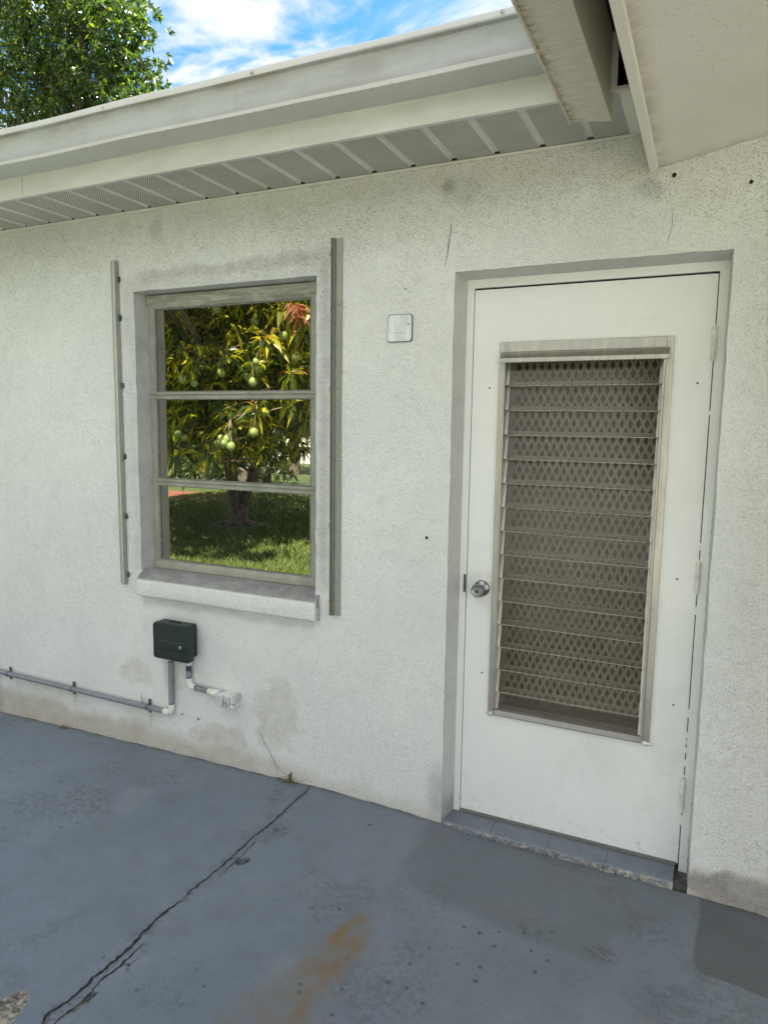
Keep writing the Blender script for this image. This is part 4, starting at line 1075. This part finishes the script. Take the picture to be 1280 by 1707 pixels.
m = MB(); m.box(-1.095, -.992, -.048, .004, .288, .348); jbb = m.build('box_body', 'peeling_box', jb, bevel=.004)
m = MB()
for x0 in (-1.093, -1.045): 
    for k in range(1): m.prism([(-.056, .291), (-.058, .295), (-.058, .341), (-.056, .345), (-.047, .345), (-.047, .291)], 'x', x0 + .002, x0 + (.046 if x0 < -1.06 else .030))
m.box(-1.013, -.994, -.053, -.047, .292, .344)
m.build('outlet_cover', 'peeling_box', jb, bevel=.004)

# weeds ----------------------------------------------------------------
def weed(name, loc, n, L, label, cat, seed, flat=False, straw=.5):
    rr = random.Random(seed); t = empty(name, loc, label, cat)
    for part, mt in (('blades', 'weed_green'), ('dry_blades', 'weed_straw')):
        m = MB()
        for k in range(n):
            a = rr.uniform(-math.pi, 0.0) if not flat else rr.uniform(-math.pi, 0)
            el = rr.uniform(.1, 1.4) if not flat else rr.uniform(.05, .5); l = L * rr.uniform(.5, 1.1); w = rr.uniform(.0015, .003) * (2.6 if flat else 1)
            d = Vector((math.cos(a) * math.cos(el), math.sin(a) * math.cos(el) * .6, math.sin(el)))
            p = Vector(loc) + Vector((rr.uniform(-.012, .012), rr.uniform(-.008, 0), 0)); s_ = d.cross(Vector((0, 0, 1))).normalized() * w
            mid = p + d * l * .55; tip = p + d * l + Vector((0, 0, -l * .25)); 
            m.quad(tuple(p - s_ * .6), tuple(p + s_ * .6), tuple(mid + s_), tuple(mid - s_)); m.poly([tuple(mid - s_), tuple(mid + s_), tuple(tip)])
        m.build(part, mt, t)
    return t
weed('weed', (-.735, -.006, float(fz(-.735))), 11, .085, 'small grassy weed growing where the wall meets the floor near the long crack', 'weed', 3)
weed('weed', (-2.091, -.006, float(fz(-2.091)) + .002), 16, .035, 'tiny dark leafy weed at the wall base below the grey pipe', 'weed', 8, True)
t = empty('grass_stem', (-.775, -.005, float(fz(-.775))), 'thin dry grass stem leaning up the wall from the weed', 'grass stem')
m = MB(); m.tube([(-.735, -.008, float(fz(-.735))), (-.79, -.010, .05), (-.84, -.010, .12), (-.893, -.008, .200)], [.0007, .0006, .0005, .0003], 6); m.build('stem', 'weed_straw', t)
m = MB(); m.tube([(-.70, -.008, float(fz(-.7)) + .002), (-.66, -.02, .03), (-.61, -.03, .035)], [.001, .0009, .0005], 6); m.build('stem', 'weed_straw', t)

# ------------------------------------------------------------------ vegetation
def unit(a): return a / (np.linalg.norm(a, axis=-1, keepdims=True) + 1e-9)
def leaves(P, D, L, Wd, droop, rg):
    n = len(P); rnd = unit(rg.normal(size=(n, 3)) + np.array([0, 0, .8]))
    side = unit(np.cross(D, rnd)); nr = unit(np.cross(side, D)); nr *= np.sign(nr[:, 2:3] + 1e-6)
    L = L[:, None]; Wd = Wd[:, None]; dn = np.array([0, 0, -1.])
    mid = P + D * L * .5 + dn * L * droop * .12; tip = P + D * L * .92 + dn * L * droop * .5
    q1 = P + D * L * .22
    ml = mid + side * Wd * .5 + nr * Wd * .12; mr = mid - side * Wd * .5 + nr * Wd * .12
    V = np.stack([P, ml, mid, mr, tip], 1).reshape(-1, 3)
    b = (np.arange(n) * 5)[:, None]
    F = np.concatenate([b + np.array([[0, 2, 1]]), b + np.array([[0, 3, 2]]), b + np.array([[1, 2, 4]]), b + np.array([[2, 3, 4]])], 0)
    return V, F
def whorls(T, D, n, L, Wd, droop, rg, spread=(30, 105)):
    m = len(T); k = n
    P = np.repeat(T, k, 0); DD = np.repeat(D, k, 0)
    P = P - DD * rg.uniform(0, .08, (m * k, 1)) * (L / .2)
    r_ = unit(rg.normal(size=P.shape)); perp = unit(np.cross(DD, r_))
    th_ = np.radians(rg.uniform(*spread, (m * k, 1)))
    d = unit(DD * np.cos(th_) + perp * np.sin(th_))
    return leaves(P, d, L * rg.uniform(.6, 1.15, m * k), Wd * rg.uniform(.8, 1.2, m * k), droop, rg)
def lobe_points(lobes, dens, rg, shell=.55, keep=None):
    Ts = []; Ds = []
    for (cx, cy, cz, rx, ry, rz) in lobes:
        n = int(dens * 4 * math.pi * ((rx * ry) ** 1.6 / 3 + (rx * rz) ** 1.6 / 3 + (ry * rz) ** 1.6 / 3) ** (1 / 1.6))
        u = unit(rg.normal(size=(n, 3))); r_ = 1 - (1 - shell) * rg.random((n, 1)) ** 1.6
        bump_ = 1 + .16 * np.sin(u[:, :1] * 7 + cx) * np.sin(u[:, 1:2] * 6 + cy) + .10 * np.sin(u[:, 2:] * 11 + cz * 2) * np.cos(u[:, :1] * 9)
        p = u * r_ * bump_ * np.array([rx, ry, rz]) + np.array([cx, cy, cz])
        Ts.append(p); Ds.append(unit(u * np.array([1 / rx, 1 / ry, 1 / rz]) * min(rx, ry, rz) + rg.normal(size=u.shape) * .35))
    T = np.vstack(Ts); D = np.vstack(Ds)
    if keep is not None: k = keep(T); T, D = T[k], D[k]
    return T, D
def branch_tree(root, trunk_pts, trunk_r, tips, matn='bark', rg=None):
    m = MB(); m.tube(trunk_pts, trunk_r, 12); 
    top = Vector(trunk_pts[-1])
    for tp in tips:
        tp = Vector(tp); st = Vector(trunk_pts[max(1, len(trunk_pts) - 2)]).lerp(top, random.random())
        md = st.lerp(tp, .5) + Vector((random.uniform(-.2, .2), random.uniform(-.2, .2), random.uniform(0, .35)))
        r0 = trunk_r[-1] * random.uniform(.45, .75); m.tube([tuple(st), tuple(md), tuple(tp)], [r0, r0 * .6, r0 * .15], 8)
    return m.build('trunk', matn, root, smooth=True)

# tree beyond the roof
rg = np.random.default_rng(21)
bt = empty('leafy_tree', (-13.6, 10.4, -.13), 'tall dense green tree rising behind the roof at the upper left', 'tree')
lob = [(-12.6, 10.2, 9.4, 2.0, 1.8, 1.9), (-11.75, 10.0, 9.9, 1.35, 1.3, 1.0), (-11.9, 9.9, 8.5, 1.35, 1.3, 1.0), (-13.8, 10.4, 11.0, 2.0, 1.9, 1.7), (-12.7, 10.2, 11.3, 1.45, 1.4, 1.1), (-14.9, 10.8, 8.9, 2.0, 1.8, 2.0), (-13.6, 10.2, 7.6, 2.2, 1.8, 1.3), (-15.5, 10.6, 11.0, 1.8, 1.6, 1.8), (-12.9, 9.6, 12.6, 1.2, 1.2, 1.0)]
T, D = lobe_points(lob, 17, rg, .35)
kk = np.sin(T[:, 0] * 3.1 + 1) * np.sin(T[:, 2] * 3.7) * np.sin(T[:, 1] * 2.3 + 2) < .33
T, D = T[kk], D[kk]
V, F = whorls(T, D, 11, .18, .055, .25, rg, (20, 95))
np_mesh('crown', V, F, 'tree_leaf', bt)
random.seed(5)
branch_tree(bt, [(-13.6, 10.4, -.13), (-13.5, 10.4, 2.5), (-13.7, 10.4, 5.0), (-13.5, 10.3, 7.2)], [.30, .24, .20, .15], [(l[0] + random.uniform(-.9, .9), l[1] + random.uniform(-.6, .6), l[2] + random.uniform(-.4, 1.0)) for l in lob for _ in range(3)])

# mango tree standing in the garden in front of the house (mirrored in the window)
rg = np.random.default_rng(5)
mt_ = empty('mango_tree', (-5.95, -6.42, -.13), 'mango tree with green fruit on the lawn, mirrored in the window', 'mango tree')
lob = [(-5.9, -6.3, 3.5, 2.9, 1.9, 2.1), (-4.6, -5.1, 2.6, 1.5, 1.1, 1.3), (-5.1, -4.75, 1.75, 1.0, .8, .75), (-3.7, -5.3, 3.0, 1.2, 1.1, 1.2), (-6.9, -5.2, 2.3, 1.4, 1.3, 1.3), (-7.4, -7.2, 2.6, 1.6, 1.6, 1.3), (-5.8, -6.3, 2.0, 1.9, 1.2, 1.1), (-5.6, -3.7, 4.5, 1.9, 1.3, 1.1), (-5.2, -2.9, 3.95, 1.6, .9, .8), (-4.5, -2.2, 3.5, 1.5, .6, .45), (-4.0, -4.6, 4.1, 1.3, 1.2, 1.1)]  # high front lobes are unseen foliage added to shade the lawn
T, D = lobe_points(lob, 21, rg, .45, keep=lambda T: (T[:, 2] > .75))
D = unit(D + np.array([0, .15, .25]))
V, F = whorls(T, D, 12, .20, .045, .85, rg, (35, 110))
np_mesh('crown', V, F, 'mango_leaf', mt_)
T = np.array([(-3.45, -4.1, 2.86), (-3.36, -4.05, 2.83), (-3.40, -4.1, 2.75)]); D = unit(np.array([(0, .5, 1.)] * 3))
V, F = whorls(T, D, 12, .20, .045, 1.3, rg, (60, 130)); np_mesh('young_leaves', V, F, 'flush_leaf', mt_)
random.seed(9)
tr = MB()
tr.tube([(-5.95, -6.42, -.14), (-5.96, -6.42, .10), (-6.02, -6.42, .40), (-6.15, -6.5, 1.2), (-6.3, -6.6, 2.6)], [.17, .12, .10, .09, .05], 12)
tr.tube([(-5.93, -6.42, -.14), (-5.88, -6.42, .12), (-5.74, -6.40, .45), (-5.45, -6.3, 1.2), (-5.0, -6.1, 2.3)], [.15, .10, .085, .07, .04], 12)
tr.tube([(-5.93, -6.40, -.14), (-5.94, -6.36, .15), (-5.88, -6.2, .5), (-5.7, -5.8, 1.3), (-5.3, -5.2, 2.1)], [.12, .08, .07, .06, .03], 12)
for a_ in np.linspace(0, 6.28, 8)[:-1]:
    tr.tube([(-5.95, -6.42, .0), (-5.95 + .16 * math.cos(a_), -6.42 + .16 * math.sin(a_), -.09), (-5.95 + .36 * math.cos(a_), -6.42 + .36 * math.sin(a_), -.14)], [.07, .045, .012], 8)
for l in lob:
    for _ in range(3):
        e_ = (l[0] + random.uniform(-.8, .8), l[1] + random.uniform(-.5, .7), l[2] + random.uniform(-.3, .6))
        tr.tube([(-5.9, -6.3, 1.2), (-5.9 * .5 + e_[0] * .5, -6.3 * .5 + e_[1] * .5, (1.2 + e_[2]) * .5 + .3), e_], [.05, .035, .01], 7)
tr.build('trunk', 'bark', mt_, smooth=True)
import bmesh
bm = bmesh.new(); bmesh.ops.create_uvsphere(bm, u_segments=18, v_segments=12, radius=.045)
for v in bm.verts: v.co.z *= 1.12; v.co.x += .12 * (v.co.z) * .3
fm = bpy.data.meshes.new('mango_fruit'); bm.to_mesh(fm); bm.free(); fm.polygons.foreach_set('use_smooth', [True] * len(fm.polygons)); fm.materials.append(MATS['mango_skin'])
fruit = [(-4.42, -4.12, 2.82), (-4.02, -4.32, 2.69), (-3.58, -4.22, 2.5), (-4.28, -4.02, 2.09), (-3.88, -4.12, 2.21), (-4.85, -4.02, 2.03), (-3.85, -4.02, 1.98), (-3.54, -4.42, 2.27), (-4.93, -4.02, 1.45), (-4.89, -4.07, 1.4), (-4.28, -3.92, 1.35), (-4.19, -3.92, 1.35), (-4.27, -3.97, 1.41), (-4.18, -3.97, 1.4), (-4.1, -3.94, 1.32), (-3.92, -4.12, 1.48), (-4.38, -3.82, .92), (-4.59, -3.92, 1.97), (-5.28, -4.02, 1.8), (-4.07, -4.22, 2.05)]
tw = MB(); wt = []; wd = []
hub = {}
for i, p in enumerate(fruit):
    o = bpy.data.objects.new('fruit', fm); p = (p[0], p[1] + .10, p[2]); o.location = p; s_ = random.uniform(.85, 1.2); o.scale = (s_, s_, s_); link(o, mt_)
    if 10 <= i <= 14: h_ = (-4.21, -3.98, 1.62)
    elif i in (8, 9): h_ = (-4.89, -4.06, 1.70)
    else: h_ = (p[0] + random.uniform(-.05, .05), p[1] - .04, p[2] + random.uniform(.20, .34))
    tw.tube([(p[0], p[1], p[2] + .035), ((p[0] + h_[0]) / 2 + .015, (p[1] + h_[1]) / 2, (p[2] + h_[2]) / 2 + .02), h_], [.005, .004, .006], 6)
    if (h_ not in wt):
        wt.append(h_); dx_ = random.uniform(-.3, .3)
        tw.tube([h_, (h_[0] + dx_ * .5, h_[1] - .25, h_[2] + .10), (h_[0] + dx_, h_[1] - .8, h_[2] + .2)], [.007, .009, .014], 6)
for q in ((-4.6, -3.95, 1.22), (-4.95, -3.9, 1.25), (-5.1, -4.0, 1.0), (-4.75, -3.9, 1.0), (-5.2, -3.95, 1.5), (-4.3, -4.0, 1.75), (-3.9, -4.05, 1.7), (-4.6, -4.0, 2.35), (-3.8, -4.1, 2.5), (-4.8, -4.0, 2.2), (-5.2, -4.0, 2.3), (-5.0, -4.05, 2.7), (-4.2, -4.1, 2.55), (-3.5, -4.15, 2.1), (-5.3, -4.0, 1.2), (-3.6, -4.2, 1.8)):
    wt.append(q); tw.tube([q, (q[0] + random.uniform(-.2, .2), q[1] - .3, q[2] + .08), (q[0] + random.uniform(-.3, .3), q[1] - .9, q[2] + .15)], [.006, .009, .014], 6)
tw.build('twigs', 'twig', mt_, smooth=True)
T = np.array(wt); D = unit(np.array([(0, .9, .35)] * len(T)) + rg.normal(size=T.shape) * .3)
V, F = whorls(T, D, 13, .28, .062, .8, rg, (40, 115)); np_mesh('leaf_rosettes', V, F, 'mango_leaf', mt_)

# hedges and background trees in the garden
def shrub(name, lobes, label, cat, group, dens=6, seed=1, L=.22, trunk=None, parts=10):
    rg_ = np.random.default_rng(seed); c = lobes[0]; t = empty(name, (c[0], c[1], -.13), label, cat, group)
    T, D = lobe_points(lobes, dens, rg_, .4, keep=lambda T: T[:, 2] > -.1)
    V, F = whorls(T, D, parts, L, L * .34, .35, rg_); np_mesh('crown', V, F, 'hedge_leaf', t)
    m = MB(); h = c[2]; m.tube([(c[0], c[1], -.14), (c[0] + .05, c[1], h * .6), (c[0] - .1, c[1], h)], [.14 if trunk is None else trunk, .1, .05], 10)
    m.build('trunk', 'bark', t, smooth=True); return t
GR = 'dark shrubs closing the garden behind the mango tree'
shrub('shrub', [(-15.4, -12.5, 1.4, 2.2, 1.5, 1.9), (-16.2, -12.3, 3.0, 1.9, 1.5, 1.6)], 'dark tall shrub at the far left of the garden', 'shrub', GR, seed=31)
shrub('shrub', [(-12.4, -13.4, 1.4, 1.9, 1.4, 1.8), (-12.2, -13.6, 3.0, 1.7, 1.4, 1.5)], 'dark tall shrub straight behind the mango tree', 'shrub', GR, seed=32)
shrub('shrub', [(-10.55, -13.9, 1.0, 1.15, 1.0, 1.5), (-11.0, -13.9, 2.6, 1.2, 1.0, 1.2)], 'narrow upright dark shrub between the tall shrub and the open lawn', 'shrub', GR, seed=36)
shrub('shrub', [(-9.9, -11.9, .7, 1.5, 1.1, 1.0)], 'low rounded dark shrub beside the red mulch bed', 'shrub', GR, seed=33)
shrub('broadleaf_tree', [(-13.8, -20.5, 4.6, 3.2, 2.6, 2.4), (-11.8, -20, 3.6, 2.0, 1.8, 1.6)], 'dark broadleaf tree standing far back beside the white neighbour house', 'tree', None, seed=34, L=.3, trunk=.25)
shrub('broadleaf_tree', [(-22.5, -17.5, 4.0, 3.6, 2.6, 3.6)], 'dark broadleaf tree at the far left edge of the garden', 'tree', None, seed=35, L=.3, trunk=.25)
for k_, (bx_, by_, bs_) in enumerate(((-6.5, -19, 1.0), (-.5, -21, 1.1), (5.5, -22, 1.0), (-12, 30, 1.3), (-24, 26, 1.4), (-34, 34, 1.6))):
    shrub('broadleaf_tree', [(bx_, by_, 3.6 * bs_, 3.0 * bs_, 2.4 * bs_, 2.6 * bs_), (bx_ + 1.8, by_ + .4, 2.6 * bs_, 2.0 * bs_, 1.8 * bs_, 1.7 * bs_)], ['broadleaf tree far behind the mango tree', 'broadleaf tree beyond the middle of the added paving', 'broadleaf tree at the far right of the added paving', 'nearest broadleaf tree in the field behind the house', 'middle broadleaf tree in the field behind the house', 'farthest broadleaf tree in the field behind the house'][k_], 'tree', None, dens=4, seed=50 + k_, L=.34, trunk=.25)
# mulch bed
rg2 = np.random.default_rng(2); m = MB()
pts = [(-9.6 + 1.9 * math.cos(a) * (1 + .12 * math.sin(3 * a)), -9.2 + .9 * math.sin(a) * (1 + .1 * math.cos(2 * a)), -.112) for a in np.linspace(0, 6.283, 40)[:-1]]
m.poly(pts); o = m.build('mulch_bed', 'mulch'); tag(o, kind='structure')
# short grass blades where the lawn comes close to the patio
def grass():
    rg_ = np.random.default_rng(11); n = 90000
    x = rg_.uniform(-9.5, -1.2, n); y = -3.35 - rg_.random(n) ** 1.5 * 8.5
    keep = np.hypot(x + 5.95, y + 6.42) > .45; x, y = x[keep], y[keep]; n = len(x)
    h = rg_.uniform(.03, .085, n) * (.8 + .5 * fbm(x, y, 1.3, 3)); a = rg_.uniform(0, 6.28, n); w = .0045 + .0012 * np.abs(y + 3)
    lean = rg_.normal(size=(n, 2)) * .5
    z0 = np.full(n, -.131)
    A = np.stack([x + np.cos(a) * w, y + np.sin(a) * w, z0], 1); B = np.stack([x - np.cos(a) * w, y - np.sin(a) * w, z0], 1)
    Cc = np.stack([x + lean[:, 0] * h, y + lean[:, 1] * h, z0 + h], 1)
    V = np.stack([A, B, Cc], 1).reshape(-1, 3); F = np.arange(3 * n).reshape(n, 3)
    o = np_mesh('grass', V, F, 'grass_blades'); tag(o, 'short green grass blades covering the lawn beyond the patio', kind='stuff')
grass()
# neighbour's house
nb = empty('neighbour_house', (-19.5, -31, -.13), 'plain white neighbour house beyond the lawn, glimpsed under the mango tree in the window', 'house')
m = MB(); m.box(-25, -14.5, -34, -28.5, -.13, 2.8); m.build('wall', 'off_white_render', nb)
m = MB(); m.prism([(-35, 2.75), (-27.6, 2.75), (-27.6, 2.9), (-31.2, 4.4), (-35, 2.9)], 'x', -25.8, -13.7); m.build('roof', 'roof_shingle', nb)
for wx_ in (-22.5, -17.2):
    m = MB(); m.box(wx_, wx_ + 1.2, -28.49, -28.44, 1.0, 2.1); m.build('window', 'window_seal', nb)
